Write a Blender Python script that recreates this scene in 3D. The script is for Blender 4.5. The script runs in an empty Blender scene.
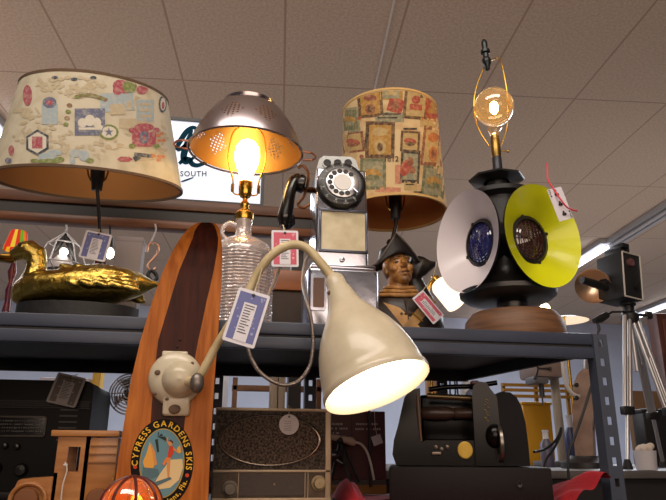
import bpy, bmesh, math, random
from mathutils import Vector, Matrix
random.seed(7)
PI = math.pi
sin, cos, rad = math.sin, math.cos, math.radians
SC = bpy.context.scene
COL = SC.collection
# ---------------------------------------------------------------- camera
FPX, PITCH, YAW, ROLL, GRID = 643.4, rad(17.53), rad(9.4), rad(0.31), rad(-4.89)
ZC = 1.42
CAM = Vector((0, 0, ZC))
F_ = Vector((sin(YAW)*cos(PITCH), cos(YAW)*cos(PITCH), sin(PITCH)))
R0 = Vector((cos(YAW), -sin(YAW), 0))
U0 = R0.cross(F_)
R_ = R0*cos(ROLL) + U0*sin(ROLL)
U_ = U0*cos(ROLL) - R0*sin(ROLL)
cd = bpy.data.cameras.new('camera')
cam = bpy.data.objects.new('camera', cd)
COL.objects.link(cam)
cd.sensor_width = 36
cd.lens = 36*FPX/666
cd.clip_start = 0.05
m = Matrix((R_, U_, -F_)).transposed().to_4x4()
m.translation = CAM
cam.matrix_world = m
SC.camera = cam

def ray(px, py):
    return (F_*FPX + R_*(px-333) - U_*(py-250))
def P(px, py, Y):
    d = ray(px, py)
    return CAM + d*(Y/d.y)
def PZ(px, py, Z):
    d = ray(px, py)
    return CAM + d*((Z-ZC)/d.z)
def S(p):
    return (Vector(p)-CAM).dot(F_)/FPX
def ZAT(py, px, Y):
    return P(px, py, Y).z
def XAT(px, py, Y):
    return P(px, py, Y).x

# ---------------------------------------------------------------- materials
def lin(c):
    def f(v):
        v /= 255
        return v/12.92 if v <= .04045 else ((v+.055)/1.055)**2.4
    return (f(c[0]), f(c[1]), f(c[2]), 1)
MATS = {}
def mat(name, col, rough=.5, metal=0, emit=0, ecol=None, spec=.5, noise=None, bump=None, trans=0, stretch=None, coat=0):
    if name in MATS:
        return MATS[name]
    mt = bpy.data.materials.new(name)
    mt.use_nodes = True
    nt = mt.node_tree
    b = nt.nodes['Principled BSDF']
    b.inputs['Base Color'].default_value = lin(col)
    b.inputs['Roughness'].default_value = rough
    b.inputs['Metallic'].default_value = metal
    b.inputs['Specular IOR Level'].default_value = spec
    b.inputs['Coat Weight'].default_value = coat
    if trans:
        b.inputs['Transmission Weight'].default_value = trans
    if emit:
        b.inputs['Emission Color'].default_value = lin(ecol or col)
        b.inputs['Emission Strength'].default_value = emit
    tc = mp = None
    if noise or bump:
        tc = nt.nodes.new('ShaderNodeTexCoord')
        mp = nt.nodes.new('ShaderNodeMapping')
        nt.links.new(tc.outputs['Object'], mp.inputs[0])
        if stretch:
            mp.inputs['Scale'].default_value = stretch
    if noise:                       # (scale, other colour, low, high)
        n = nt.nodes.new('ShaderNodeTexNoise')
        n.inputs['Scale'].default_value = noise[0]
        n.inputs['Detail'].default_value = 5
        nt.links.new(mp.outputs[0], n.inputs['Vector'])
        r = nt.nodes.new('ShaderNodeValToRGB')
        r.color_ramp.elements[0].color = lin(col)
        r.color_ramp.elements[1].color = lin(noise[1])
        r.color_ramp.elements[0].position = noise[2] if len(noise) > 2 else .35
        r.color_ramp.elements[1].position = noise[3] if len(noise) > 3 else .65
        nt.links.new(n.outputs[0], r.inputs[0])
        nt.links.new(r.outputs[0], b.inputs['Base Color'])
    if bump:                        # (scale, strength)
        n2 = nt.nodes.new('ShaderNodeTexNoise')
        n2.inputs['Scale'].default_value = bump[0]
        n2.inputs['Detail'].default_value = 3
        nt.links.new(mp.outputs[0], n2.inputs['Vector'])
        bp = nt.nodes.new('ShaderNodeBump')
        bp.inputs['Strength'].default_value = bump[1]
        bp.inputs['Distance'].default_value = .004
        nt.links.new(n2.outputs[0], bp.inputs['Height'])
        nt.links.new(bp.outputs[0], b.inputs['Normal'])
    MATS[name] = mt
    return mt
def glow(name, col, strength):
    if name in MATS:
        return MATS[name]
    mt = bpy.data.materials.new(name)
    mt.use_nodes = True
    nt = mt.node_tree
    nt.nodes.clear()
    e = nt.nodes.new('ShaderNodeEmission')
    e.inputs[0].default_value = lin(col)
    e.inputs[1].default_value = strength
    o = nt.nodes.new('ShaderNodeOutputMaterial')
    nt.links.new(e.outputs[0], o.inputs[0])
    MATS[name] = mt
    return mt
def clear(name, tint, gloss=.25, diff=.0, dcol=(230, 225, 220), bump=None, emit=None):
    """thin clear glass: see-through with a sheen, a little body colour"""
    if name in MATS:
        return MATS[name]
    mt = bpy.data.materials.new(name)
    mt.use_nodes = True
    nt = mt.node_tree
    nt.nodes.clear()
    N = nt.nodes.new
    t = N('ShaderNodeBsdfTransparent'); t.inputs[0].default_value = lin(tint)
    g = N('ShaderNodeBsdfGlossy'); g.inputs[0].default_value = (1, 1, 1, 1); g.inputs['Roughness'].default_value = .06
    d = N('ShaderNodeBsdfDiffuse'); d.inputs[0].default_value = lin(dcol)
    lw = N('ShaderNodeLayerWeight'); lw.inputs[0].default_value = .45
    ma = N('ShaderNodeMath'); ma.operation = 'MULTIPLY_ADD'
    ma.inputs[1].default_value = .75; ma.inputs[2].default_value = gloss
    nt.links.new(lw.outputs['Facing'], ma.inputs[0])
    m1 = N('ShaderNodeMixShader'); m2 = N('ShaderNodeMixShader')
    nt.links.new(ma.outputs[0], m1.inputs[0])
    nt.links.new(t.outputs[0], m1.inputs[1]); nt.links.new(g.outputs[0], m1.inputs[2])
    m2.inputs[0].default_value = diff
    nt.links.new(m1.outputs[0], m2.inputs[1]); nt.links.new(d.outputs[0], m2.inputs[2])
    last = m2
    if emit:
        e = N('ShaderNodeEmission'); e.inputs[0].default_value = lin(emit[0]); e.inputs[1].default_value = emit[1]
        ad = N('ShaderNodeAddShader')
        nt.links.new(m2.outputs[0], ad.inputs[0]); nt.links.new(e.outputs[0], ad.inputs[1])
        last = ad
    if bump:
        tc = N('ShaderNodeTexCoord')
        n2 = N('ShaderNodeTexNoise'); n2.inputs['Scale'].default_value = bump[0]
        nt.links.new(tc.outputs['Object'], n2.inputs['Vector'])
        bp = N('ShaderNodeBump'); bp.inputs['Strength'].default_value = bump[1]; bp.inputs['Distance'].default_value = .004
        nt.links.new(n2.outputs[0], bp.inputs['Height'])
        nt.links.new(bp.outputs[0], g.inputs['Normal'])
    o = N('ShaderNodeOutputMaterial')
    nt.links.new(last.outputs[0], o.inputs[0])
    MATS[name] = mt
    return mt

# ---------------------------------------------------------------- mesh builder (world coordinates)
class MB:
    def __init__(self):
        self.bm = bmesh.new()
        self.uv = self.bm.loops.layers.uv.new('UVMap')
    def face(self, vs, mi=0, smooth=True):
        try:
            f = self.bm.faces.new(vs)
        except ValueError:
            return None
        f.material_index = mi
        f.smooth = smooth
        return f
    def poly(self, pts, mi=0):
        return self.face([self.bm.verts.new(p) for p in pts], mi, False)
    def box(self, c, s, mi=0, M=None, bev=0, seg=2, taper=None):
        """c centre, s full size; M optional frame applied to the centred box"""
        t = bmesh.new()
        bmesh.ops.create_cube(t, size=1)
        for v in t.verts:
            v.co = Vector((v.co.x*s[0], v.co.y*s[1], v.co.z*s[2]))
            if taper and v.co.z > 0:
                v.co.x *= taper[0]; v.co.y *= taper[1]
        if bev:
            bmesh.ops.bevel(t, geom=t.edges[:], offset=bev, segments=seg, profile=.5, affect='EDGES')
        self.add(t, (Matrix.Translation(c) @ (M or Matrix())), mi)
        return self
    def add(self, t, M, mi=0):
        mp = {}
        for v in t.verts:
            mp[v] = self.bm.verts.new(M @ v.co)
        for f in t.faces:
            self.face([mp[v] for v in f.verts], mi)
        t.free()
    def b2(self, lo, hi, mi=0, bev=0):
        lo = Vector(lo); hi = Vector(hi)
        return self.box((lo+hi)/2, hi-lo, mi, None, bev)
    def tube(self, pts, r, seg=10, mi=0, cap=True, smooth_path=0):
        pts = [Vector(p) for p in pts]
        if smooth_path:
            pts, r = spline(pts, r, smooth_path)
        n = len(pts)
        rs = r if isinstance(r, (list, tuple)) else [r]*n
        up = None
        rings = []
        for i, p in enumerate(pts):
            d = (pts[min(i+1, n-1)] - pts[max(i-1, 0)])
            d = d.normalized() if d.length > 1e-9 else Vector((0, 0, 1))
            if up is None:
                a = Vector((0, 0, 1)) if abs(d.z) < .9 else Vector((1, 0, 0))
                up = (a - d*a.dot(d)).normalized()
            else:
                up = (up - d*up.dot(d)).normalized()
            s = d.cross(up)
            rings.append([self.bm.verts.new(p + (up*cos(2*PI*k/seg) + s*sin(2*PI*k/seg))*rs[i]) for k in range(seg)])
        for a, b in zip(rings, rings[1:]):
            for k in range(seg):
                self.face([a[k], a[(k+1) % seg], b[(k+1) % seg], b[k]], mi)
        if cap:
            self.face(rings[0][::-1], mi); self.face(rings[-1], mi)
        return self
    def lathe(self, prof, M=None, seg=32, mi=0, a0=0, a1=2*PI, cap=False, rmod=None):
        """prof [(r,z)], spun about local z of frame M"""
        M = M or Matrix()
        full = abs(a1-a0-2*PI) < 1e-6
        nk = seg if full else seg+1
        rings = []
        for j, (r, z) in enumerate(prof):
            row = []
            for k in range(nk):
                a = a0 + (a1-a0)*k/seg
                rr = r*(rmod(a, j/(len(prof)-1)) if rmod else 1)
                row.append(self.bm.verts.new(M @ Vector((rr*cos(a), rr*sin(a), z))))
            rings.append(row)
        np_ = len(prof)-1
        for j in range(np_):
            a, b = rings[j], rings[j+1]
            for k in range(seg):
                k2 = (k+1) % nk
                mm = mi[j] if isinstance(mi, (list, tuple)) else mi
                f = self.face([a[k], a[k2], b[k2], b[k]], mm)
                if f:
                    for l, uv in zip(f.loops, ((k/seg, j/np_), ((k+1)/seg, j/np_), ((k+1)/seg, (j+1)/np_), (k/seg, (j+1)/np_))):
                        l[self.uv].uv = uv
        if cap:
            m0 = mi[0] if isinstance(mi, (list, tuple)) else mi
            self.face(rings[0][::-1], m0); self.face(rings[-1], m0)
        return self
    def ball(self, c, r, mi=0, seg=20, M=None):
        r = Vector((r, r, r)) if not hasattr(r, '__len__') else Vector(r)
        t = bmesh.new()
        bmesh.ops.create_uvsphere(t, u_segments=seg, v_segments=max(8, seg//2), radius=1)
        for v in t.verts:
            v.co = Vector((v.co.x*r.x, v.co.y*r.y, v.co.z*r.z))
        self.add(t, Matrix.Translation(c) @ (M or Matrix()), mi)
        return self
    def prism(self, pts, M, d, mi=0):
        """2d outline pts in local xy of M, extruded d along local z"""
        a = [self.bm.verts.new(M @ Vector((x, y, 0))) for x, y in pts]
        b = [self.bm.verts.new(M @ Vector((x, y, d))) for x, y in pts]
        n = len(pts)
        self.face(a[::-1], mi, False); self.face(b, mi, False)
        for k in range(n):
            self.face([a[k], a[(k+1) % n], b[(k+1) % n], b[k]], mi)
        return self
    def loft(self, secs, seg=20, mi=0):
        """secs [(centre, axis a, axis b)] elliptical sections joined, ends capped"""
        rings = []
        for c, a, b in secs:
            rings.append([self.bm.verts.new(Vector(c)+Vector(a)*cos(2*PI*k/seg)+Vector(b)*sin(2*PI*k/seg)) for k in range(seg)])
        for a, b in zip(rings, rings[1:]):
            for k in range(seg):
                self.face([a[k], a[(k+1) % seg], b[(k+1) % seg], b[k]], mi)
        self.face(rings[0][::-1], mi); self.face(rings[-1], mi)
        return self
    def grid(self, fn, nu, nv, mi=0):
        g = [[self.bm.verts.new(fn(u/nu, v/nv)) for u in range(nu+1)] for v in range(nv+1)]
        for v in range(nv):
            for u in range(nu):
                mm = mi(u/nu, v/nv) if callable(mi) else mi
                self.face([g[v][u], g[v][u+1], g[v+1][u+1], g[v+1][u]], mm)
        return self
    def mesh2d(self, verts, faces, fn, mi=0):
        vs = [self.bm.verts.new(fn(x, y)) for x, y in verts]
        for f in faces:
            self.face([vs[i] for i in f], mi, False)
        return self
    def build(self, name, mats, parent=None, sharp=38, fix=True, label=None, voxel=None, smooth=0):
        if not isinstance(mats, (list, tuple)):
            mats = [mats]
        bm = self.bm
        if fix:
            bmesh.ops.recalc_face_normals(bm, faces=bm.faces[:])
        if parent is not None:
            org = wloc(parent)
        else:
            xs = [v.co for v in bm.verts]
            org = Vector(((min(v.x for v in xs)+max(v.x for v in xs))/2, (min(v.y for v in xs)+max(v.y for v in xs))/2, min(v.z for v in xs)))
        bmesh.ops.translate(bm, verts=bm.verts[:], vec=-org)
        me = bpy.data.meshes.new(name)
        bm.to_mesh(me)
        bm.free()
        for x in mats:
            me.materials.append(x)
        o = bpy.data.objects.new(name, me)
        COL.objects.link(o)
        if parent is not None:
            o.parent = parent
        else:
            o.location = org
        if voxel:
            md = o.modifiers.new('r', 'REMESH'); md.mode = 'VOXEL'; md.voxel_size = voxel; md.use_smooth_shade = True
            if smooth:
                sm = o.modifiers.new('s', 'SMOOTH'); sm.factor = .5; sm.iterations = smooth
            dg = bpy.context.evaluated_depsgraph_get()
            ne = bpy.data.meshes.new_from_object(o.evaluated_get(dg))
            o.modifiers.clear()
            o.data = ne
            for p in ne.polygons:
                p.use_smooth = True
        else:
            me.set_sharp_from_angle(angle=rad(sharp))
        if label:
            o['label'] = label
        return o
def wloc(o):
    v = Vector((0, 0, 0))
    while o is not None:
        v = v + o.location
        o = o.parent
    return v
def spline(pts, r, n):
    m_ = len(pts)
    rs = r if isinstance(r, (list, tuple)) else [r]*m_
    op, orr = [], []
    for i in range(m_-1):
        p0, p1, p2, p3 = pts[max(i-1, 0)], pts[i], pts[i+1], pts[min(i+2, m_-1)]
        for k in range(n):
            t = k/n
            op.append(.5*((2*p1)+(p2-p0)*t+(2*p0-5*p1+4*p2-p3)*t*t+(3*p1-p0-3*p2+p3)*t**3))
            orr.append(rs[i]+(rs[i+1]-rs[i])*t)
    op.append(pts[-1]); orr.append(rs[-1])
    return op, orr
def thing(name, label, cat, loc, group=None):
    o = bpy.data.objects.new(name, None)
    o.empty_display_size = .05
    COL.objects.link(o)
    o.location = loc
    return tag(o, label, cat, group)
def tag(o, label, cat, group=None, kind=None):
    o['label'] = label
    o['category'] = cat
    if group: o['group'] = group
    if kind: o['kind'] = kind
    return o
def struct(o):
    o['kind'] = 'structure'
    return o
def frame(c, z, x=None):
    """frame with local z along z"""
    z = Vector(z).normalized()
    x = Vector(x) if x is not None else (Vector((1, 0, 0)) if abs(z.x) < .9 else Vector((0, 1, 0)))
    x = (x - z*x.dot(z)).normalized()
    y = z.cross(x)
    m_ = Matrix((x, y, z)).transposed().to_4x4()
    m_.translation = Vector(c)
    return m_
def text2d(s, size=1, bold=False, shear=0, spacing=1):
    cu = bpy.data.curves.new('t', 'FONT')
    cu.body = s; cu.size = size; cu.shear = shear; cu.space_character = spacing
    cu.align_x = 'CENTER'; cu.align_y = 'CENTER'
    if bold: cu.offset = .018*size
    cu.resolution_u = 3
    o = bpy.data.objects.new('t', cu)
    COL.objects.link(o)
    dg = bpy.context.evaluated_depsgraph_get()
    me = bpy.data.meshes.new_from_object(o.evaluated_get(dg))
    vs = [(v.co.x, v.co.y) for v in me.vertices]
    fs = [tuple(p.vertices) for p in me.polygons]
    bpy.data.objects.remove(o); bpy.data.curves.remove(cu); bpy.data.meshes.remove(me)
    return vs, fs
def ell(cx, cy, rx, ry, n=16, rot=0):
    out = []
    for k in range(n):
        a = 2*PI*k/n
        x, y = rx*cos(a), ry*sin(a)
        out.append((cx+x*cos(rot)-y*sin(rot), cy+x*sin(rot)+y*cos(rot)))
    return out
def rect(x0, y0, x1, y1, rot=0):
    cx, cy = (x0+x1)/2, (y0+y1)/2
    return [(cx+(x-cx)*cos(rot)-(y-cy)*sin(rot), cy+(x-cx)*sin(rot)+(y-cy)*cos(rot)) for x, y in ((x0, y0), (x1, y0), (x1, y1), (x0, y1))]
def densify(pts, n=4):
    out = []
    for i, (x, y) in enumerate(pts):
        x2, y2 = pts[(i+1) % len(pts)]
        for k in range(n):
            out.append((x+(x2-x)*k/n, y+(y2-y)*k/n))
    return out

# common materials
CHROME = mat('chrome', (168, 171, 184), .16, 1, bump=(26, .10))
STEEL = mat('brushed_steel', (185, 180, 185), .27, 1)
BRASS = mat('brass', (205, 160, 70), .25, 1)
BLACKP = mat('black_plastic', (14, 13, 13), .22, coat=.4)
BLACKM = mat('black_metal', (22, 22, 24), .45)
DARK = mat('dark_rubber', (20, 19, 19), .7)
WHITEP = mat('white_paper', (205, 202, 208), .7)
CREAM = mat('cream_card', (215, 205, 175), .7, noise=(22, (188, 176, 140)))
GREYBLUE = mat('blue_grey_paint', (64, 70, 86), .42, noise=(9, (55, 61, 76)), bump=(40, .05))
SHADEGREY = mat('shaded_grey_paint', (46, 45, 48), .55)  # shelf paint darkened: shade of underside and groove put into the colour
STRING = mat('cotton_string', (200, 185, 150), .9)
FROST = glow('frosted_bulb_glow', (255, 190, 105), 26)

# ---------------------------------------------------------------- setting
a1, a2 = PZ(478, 98, ZC+1), PZ(575, 98.5, ZC+1)
gx = Vector((cos(GRID), sin(GRID), 0)); gy = Vector((-sin(GRID), cos(GRID), 0))
HC = .61/abs((a2-a1).dot(gx))
ZCEIL = ZC+HC
c1, c2 = PZ(431, 92, ZCEIL), PZ(446, 179, ZCEIL)
CROSS = abs((c2-c1).dot(gy))
def ceiling_mat():
    mt = bpy.data.materials.new('ceiling_tile')
    mt.use_nodes = True
    nt = mt.node_tree; b = nt.nodes['Principled BSDF']; N = nt.nodes.new; L = nt.links.new
    tc = N('ShaderNodeTexCoord'); sp = N('ShaderNodeSeparateXYZ'); L(tc.outputs['Object'], sp.inputs[0])
    def edge(sock, period, half):
        d = N('ShaderNodeMath'); d.operation = 'DIVIDE'; d.inputs[1].default_value = period; L(sock, d.inputs[0])
        f = N('ShaderNodeMath'); f.operation = 'FRACT'; L(d.outputs[0], f.inputs[0])
        s = N('ShaderNodeMath'); s.operation = 'SUBTRACT'; s.inputs[1].default_value = .5; L(f.outputs[0], s.inputs[0])
        a = N('ShaderNodeMath'); a.operation = 'ABSOLUTE'; L(s.outputs[0], a.inputs[0])
        g = N('ShaderNodeMath'); g.operation = 'GREATER_THAN'; g.inputs[1].default_value = .5-half/period; L(a.outputs[0], g.inputs[0])
        return g
    e1 = edge(sp.outputs[0], .61, .006); e2 = edge(sp.outputs[1], CROSS, .006)  # darker grid lines: shadow at the T-bars put into the tile colour
    mx = N('ShaderNodeMath'); mx.operation = 'MAXIMUM'; L(e1.outputs[0], mx.inputs[0]); L(e2.outputs[0], mx.inputs[1])
    n = N('ShaderNodeTexNoise'); n.inputs['Scale'].default_value = 70; n.inputs['Detail'].default_value = 6; L(tc.outputs['Object'], n.inputs['Vector'])
    r = N('ShaderNodeValToRGB'); r.color_ramp.elements[0].position = .38; r.color_ramp.elements[1].position = .62
    r.color_ramp.elements[0].color = lin((204, 181, 161)); r.color_ramp.elements[1].color = lin((220, 197, 176)); L(n.outputs[0], r.inputs[0])
    mi = N('ShaderNodeMix'); mi.data_type = 'RGBA'; L(mx.outputs[0], mi.inputs[0]); L(r.outputs[0], mi.inputs[6]); mi.inputs[7].default_value = lin((182, 155, 136))
    L(mi.outputs[2], b.inputs['Base Color'])
    b.inputs['Roughness'].default_value = .9; b.inputs['Specular IOR Level'].default_value = .1
    bp = N('ShaderNodeBump'); bp.inputs['Strength'].default_value = .25; bp.inputs['Distance'].default_value = .004
    L(n.outputs[0], bp.inputs['Height']); L(bp.outputs[0], b.inputs['Normal'])
    return mt
o0 = PZ(575, 98.5, ZCEIL)
o1 = c1
org = o0 + gy*((o1-o0).dot(gy))
b = MB()
b.box((0, 0, .05), (26, 30, .1))
ce = b.build('ceiling', ceiling_mat()); struct(ce)
ce.location = org + gx*0 + Vector((0, 0, 0)); ce.location.z = ZCEIL
ce.rotation_euler = (0, 0, GRID)
YB, XL, XR, YN = 10.0, -7.0, 9.0, -4.0
b = MB(); b.b2((XL, YN, -.1), (XR, YB+.1, 0))
struct(b.build('floor', mat('concrete_floor', (120, 112, 106), .6, noise=(3, (100, 94, 90)))))
WALLM = mat('painted_wall', (204, 209, 226), .8, noise=(2, (194, 199, 216)))
b = MB(); b.b2((XL, YB, 0), (XR, YB+.1, ZCEIL)); struct(b.build('wall_back', WALLM))
b = MB(); b.b2((XL-.1, YN, 0), (XL, YB, ZCEIL)); struct(b.build('wall_left', WALLM))
b = MB(); b.b2((XR, YN, 0), (XR+.1, YB, ZCEIL)); struct(b.build('wall_right', WALLM))
b = MB(); b.b2((XL, YN-.1, 0), (XR, YN, ZCEIL)); struct(b.build('wall_front', mat('dim_wall', (120, 104, 92), .8)))
# a thin pale tube added along the ceiling
b = MB()
p1, p2 = PZ(374, 92, ZCEIL-.012), PZ(397, -12, ZCEIL-.012)
b.tube([p1, p2], .006, 8)
struct(b.build('trim_1', mat('white_trim', (225, 215, 205), .6)))

# fluorescent fixtures
TUBE = glow('fluorescent_tube', (232, 238, 255), 5)
def ceiling_light(px0, py0, length, label, lit, drop=.10, w=.13):
    p0 = PZ(px0, py0, ZCEIL-drop)
    t = thing('ceiling_light', label, 'light', p0, 'fluorescent strips on the ceiling')
    M = Matrix((gx, gy, Vector((0, 0, 1)))).transposed().to_4x4()
    b = MB()
    c = p0 + gy*(-length/2)
    b.box(c+Vector((0, 0, drop/2+.02)), (w, length, drop-.042), 0, M, .01)
    b.build('housing', mat('light_housing', (168, 166, 168), .5), t)
    b = MB()
    for s in (-1, 1):
        b.tube([c+gx*s*w*.24+gy*(-length*.485)+Vector((0, 0, .012)), c+gx*s*w*.24+gy*(length*.485)+Vector((0, 0, .012))], .016, 10)
    b.build('tube', TUBE if lit else mat('unlit_tube', (190, 188, 190), .3), t)
    return t
ceiling_light(574, 268, .78, 'lit fluorescent ceiling strip just right of the yellow lantern disc', True)
ceiling_light(603, 254, 1.6, 'unlit grey fluorescent strip near the top right, above the camera', False)
ceiling_light(634, 319, 2.2, 'lit fluorescent ceiling strip low at right, past the tripod legs', True)
ceiling_light(10, 152, .62, 'lit fluorescent ceiling strip at the left edge beside the large drum shade', True)
ceiling_light(462, 334, 2.4, 'lit fluorescent ceiling strip beneath the white lantern disc', True)

# ---------------------------------------------------------------- shelving unit
YS0, YS1 = 1.20, 1.72
ZS = P(300, 322.5, YS0).z
ZT = P(270, 499, 1.36).z
XSL, XSR = XAT(-115, 312, YS0), XAT(592, 334, YS0)
sh = thing('metal_shelving_unit', 'blue-grey metal shelving unit with perforated posts, carrying lamps and payphone', 'shelf', (XSR-.6, 1.45, 0))
LIP = .052
XSB = XAT(466, 372, YS1)          # the board narrows a little towards the back
b = MB()
MT = Matrix.Translation((0, 0, ZS-.018))
b.prism([(XSL, YS0+.012), (XSR, YS0+.012), (XSB, YS1), (XSL, YS1)], MT, .018, 0)
b.b2((XSL, YS0, ZS-.024), (XSR, YS0+.014, ZS), 0, .003)
b.b2((XSL, YS0+.007, ZS-.031), (XSR, YS0+.014, ZS-.022), 1)
b.b2((XSL, YS0-.002, ZS-LIP), (XSR, YS0+.014, ZS-.029), 0, .003)
b.b2((XSL, YS1-.012, ZS-.046), (XSB, YS1, ZS-.001), 1)
b.b2((XSL, YS0+.02, ZS-.030), (XSR-.02, YS0+.05, ZS-.018), 1)
b.prism([(XSR-.012, YS0+.014), (XSR, YS0+.014), (XSB, YS1), (XSB-.012, YS1)], Matrix.Translation((0, 0, ZS-.044)), .043, 1)
b.prism([(XSL, YS0+.02), (XSR-.02, YS0+.02), (XSB-.02, YS1-.02), (XSL, YS1-.02)], Matrix.Translation((0, 0, ZS-.0195)), .001, 1)
b.build('shelf_board', [GREYBLUE, SHADEGREY], sh)
b = MB()
b.b2((XSL, YS0-.03, ZT-.03), (XSR, YS1, ZT-.012), 0)
b.b2((XSL, YS0-.03, ZT-.05), (XSR, YS0-.018, ZT-.012), 0)
b.build('lower_board', [GREYBLUE], sh)
def post(x, y, flip):
    b = MB()
    w, th, z1 = .030, .0025, ZS-.002
    # front flange with real slots: two stiles with bridges
    pitch, hole = .038, .0085
    z = 0.0
    for sx in (0, 1):
        xa = x + (0 if sx == 0 else w*.66)
        b.b2((xa, y, 0), (xa+w*.34, y+th, z1), 0)
    z = z1 % pitch
    zz = z - pitch/2
    while zz < z1:
        lo = max(0, zz+hole*.9); hi = min(z1, zz+pitch-hole*.9)
        if zz+pitch > 1.0 and hi > lo:
            b.b2((x+w*.33, y, lo), (x+w*.67, y+th, hi), 0)
        zz += pitch
    b.b2((x+w*.33, y, 0), (x+w*.67, y+th, 1.0), 0)
    xs = x+w-th if flip else x
    b.b2((xs, y+th, 0), (xs+th, y+w, z1), 0)
    return b.build('post', [mat('post_paint', (64, 70, 84), .5)], sh)
post(XSR-.002, YS0-.006, False)
post(XAT(305, 390, YS1), YS1+.002, False)
post(XAT(437, 382, YS1), YS1+.002, True)
post(XAT(211, 390, YS1), YS1+.002, False)

# ---------------------------------------------------------------- tags made of playing cards
def card_tag(name, label, px, py, Y, wpx, hpx, rot, style, string_to=None, yaw=0, tilt=0, group='playing card price tags'):
    c = P(px, py, Y)
    s = S(c)
    w, h = wpx*s, hpx*s
    t = thing(name, label, 'tag', c - Vector((0, 0, h/2)), group)
    z = (Matrix.Rotation(yaw, 3, 'Z') @ Vector((0, -cos(tilt), sin(tilt))))
    M = frame(c, z, Matrix.Rotation(yaw, 3, 'Z') @ Vector((1, 0, 0))) @ Matrix.Rotation(rot, 4, 'Z')
    b = MB()
    cr = w*.06
    out = []
    for sx, sy, a0 in ((1, 1, 0), (-1, 1, PI/2), (-1, -1, PI), (1, -1, 3*PI/2)):
        for k in range(4):
            a = a0+PI/2*k/3
            out.append((sx*(w/2-cr)+cr*cos(a), sy*(h/2-cr)+cr*sin(a)))
    b.prism(out, M, .0008, 0)
    def q(x0, y0, x1, y1, z, mi):
        b.poly([M @ Vector((x, y, z)) for x, y in ((x0*w/2, y0*h/2), (x1*w/2, y0*h/2), (x1*w/2, y1*h/2), (x0*w/2, y1*h/2))], mi)
    if style in ('blue', 'red', 'grey'):
        q(-.84, -.88, .84, .88, .0012, 1)
        random.seed(len(label))
        for k in range(26):
            x, y = random.uniform(-.7, .7), random.uniform(-.8, .8)
            d = random.uniform(.04, .1)
            b.poly([M @ Vector(((x+d*cos(a))*w/2, (y+d*.6*sin(a))*h/2, .0015)) for a in (0, 1.2, 2.6, 4, 5.2)], 2)
        q(-.40, -.88, .40, .52, .0018, 0)
        for k in range(11):
            q(-.30, .44-k*.1, random.uniform(.05, .32), .41-k*.1, .0022, 3)
    else:
        # three of clubs, face side
        def club(x, y, r):
            for dx, dy in ((0, .75), (-.7, -.25), (.7, -.25)):
                b.poly([M @ Vector(((x+dx*r)*w/2+r*.62*w/2*cos(a), (y)*h/2+dy*r*w/2+r*.62*w/2*sin(a), .0015)) for a in [2*PI*k/10 for k in range(10)]], 3)
            b.poly([M @ Vector((x*w/2+dx*r*w/2, y*h/2+dy*r*w/2, .0015)) for dx, dy in ((0, .1), (-.35, -1.1), (.35, -1.1))], 3)
        for y in (.62, 0, -.62): club(0, y, .23)
        for sg in (1, -1):
            vs, fs = text2d('3', .34*w)
            b.mesh2d(vs, fs, lambda x, y: M @ Vector((sg*(x-.40*w), sg*(y+.40*h), .0015)), 3)
            club(-.80*sg, .56*sg, .09)
    # punched hole
    b.poly([M @ Vector((.05*w*cos(a), h*.42+.05*w*sin(a), .0025)) for a in [2*PI*k/10 for k in range(10)]], 3)
    cm = {'blue': ((104, 110, 164), (158, 164, 204)), 'red': ((205, 92, 112), (238, 170, 180)), 'grey': ((96, 84, 78), (150, 138, 128)), 'club': ((200, 200, 200), (200, 200, 200))}[style]
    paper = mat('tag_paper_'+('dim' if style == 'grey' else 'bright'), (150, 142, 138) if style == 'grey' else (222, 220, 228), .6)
    b.build('card', [paper, mat('tag_'+style, cm[0], .6), mat('tag_fleck_'+style, cm[1], .6), mat('ink', (28, 26, 32), .7)], t, fix=False)
    if string_to:
        b = MB()
        top = M @ Vector((0, h*.42, .002))
        b.tube([top]+[Vector(p) for p in string_to], .0011, 6)
        b.build('string', STRING, t)
    return t

# ---------------------------------------------------------------- lamp shades
class Frustum:
    """open lampshade: lower ring centre c0 radius r0, upper ring at c0+axis*h radius r1"""
    def __init__(s, c0, axis, r0, r1, h):
        s.M = frame(c0, axis); s.Mi = s.M.inverted(); s.r0, s.r1, s.h = r0, r1, h
    def hit(s, px, py, off=.0008):
        O = s.Mi @ CAM; D = (s.Mi.to_3x3() @ ray(px, py)).normalized()
        k = (s.r1-s.r0)/s.h
        A = D.x**2+D.y**2-(k*D.z)**2
        B = 2*(O.x*D.x+O.y*D.y-k*D.z*(s.r0+k*O.z))
        C = O.x**2+O.y**2-(s.r0+k*O.z)**2
        q = B*B-4*A*C
        t = (-B-math.sqrt(max(0, q)))/(2*A)
        p = O+D*t
        p.z = min(max(p.z, .005), s.h-.005)
        a = math.atan2(p.y, p.x); r = s.r0+k*p.z+off
        return s.M @ Vector((r*cos(a), r*sin(a), p.z))
    def decal(s, b, pts, mi, off=.0008):
        pts = densify(pts, max(1, 14//len(pts)))
        cx = sum(p[0] for p in pts)/len(pts); cy = sum(p[1] for p in pts)/len(pts)
        c = s.hit(cx, cy, off)
        if c is None: return
        rings = []
        for f in (.5, 1):
            r = [s.hit(cx+(x-cx)*f, cy+(y-cy)*f, off) for x, y in pts]
            if None in r:
                return
            rings.append([b.bm.verts.new(p) for p in r])
        cv = b.bm.verts.new(c); n = len(pts)
        for k in range(n):
            k2 = (k+1) % n
            b.face([cv, rings[0][k], rings[0][k2]], mi)
            b.face([rings[0][k], rings[1][k], rings[1][k2], rings[0][k2]], mi)
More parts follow.
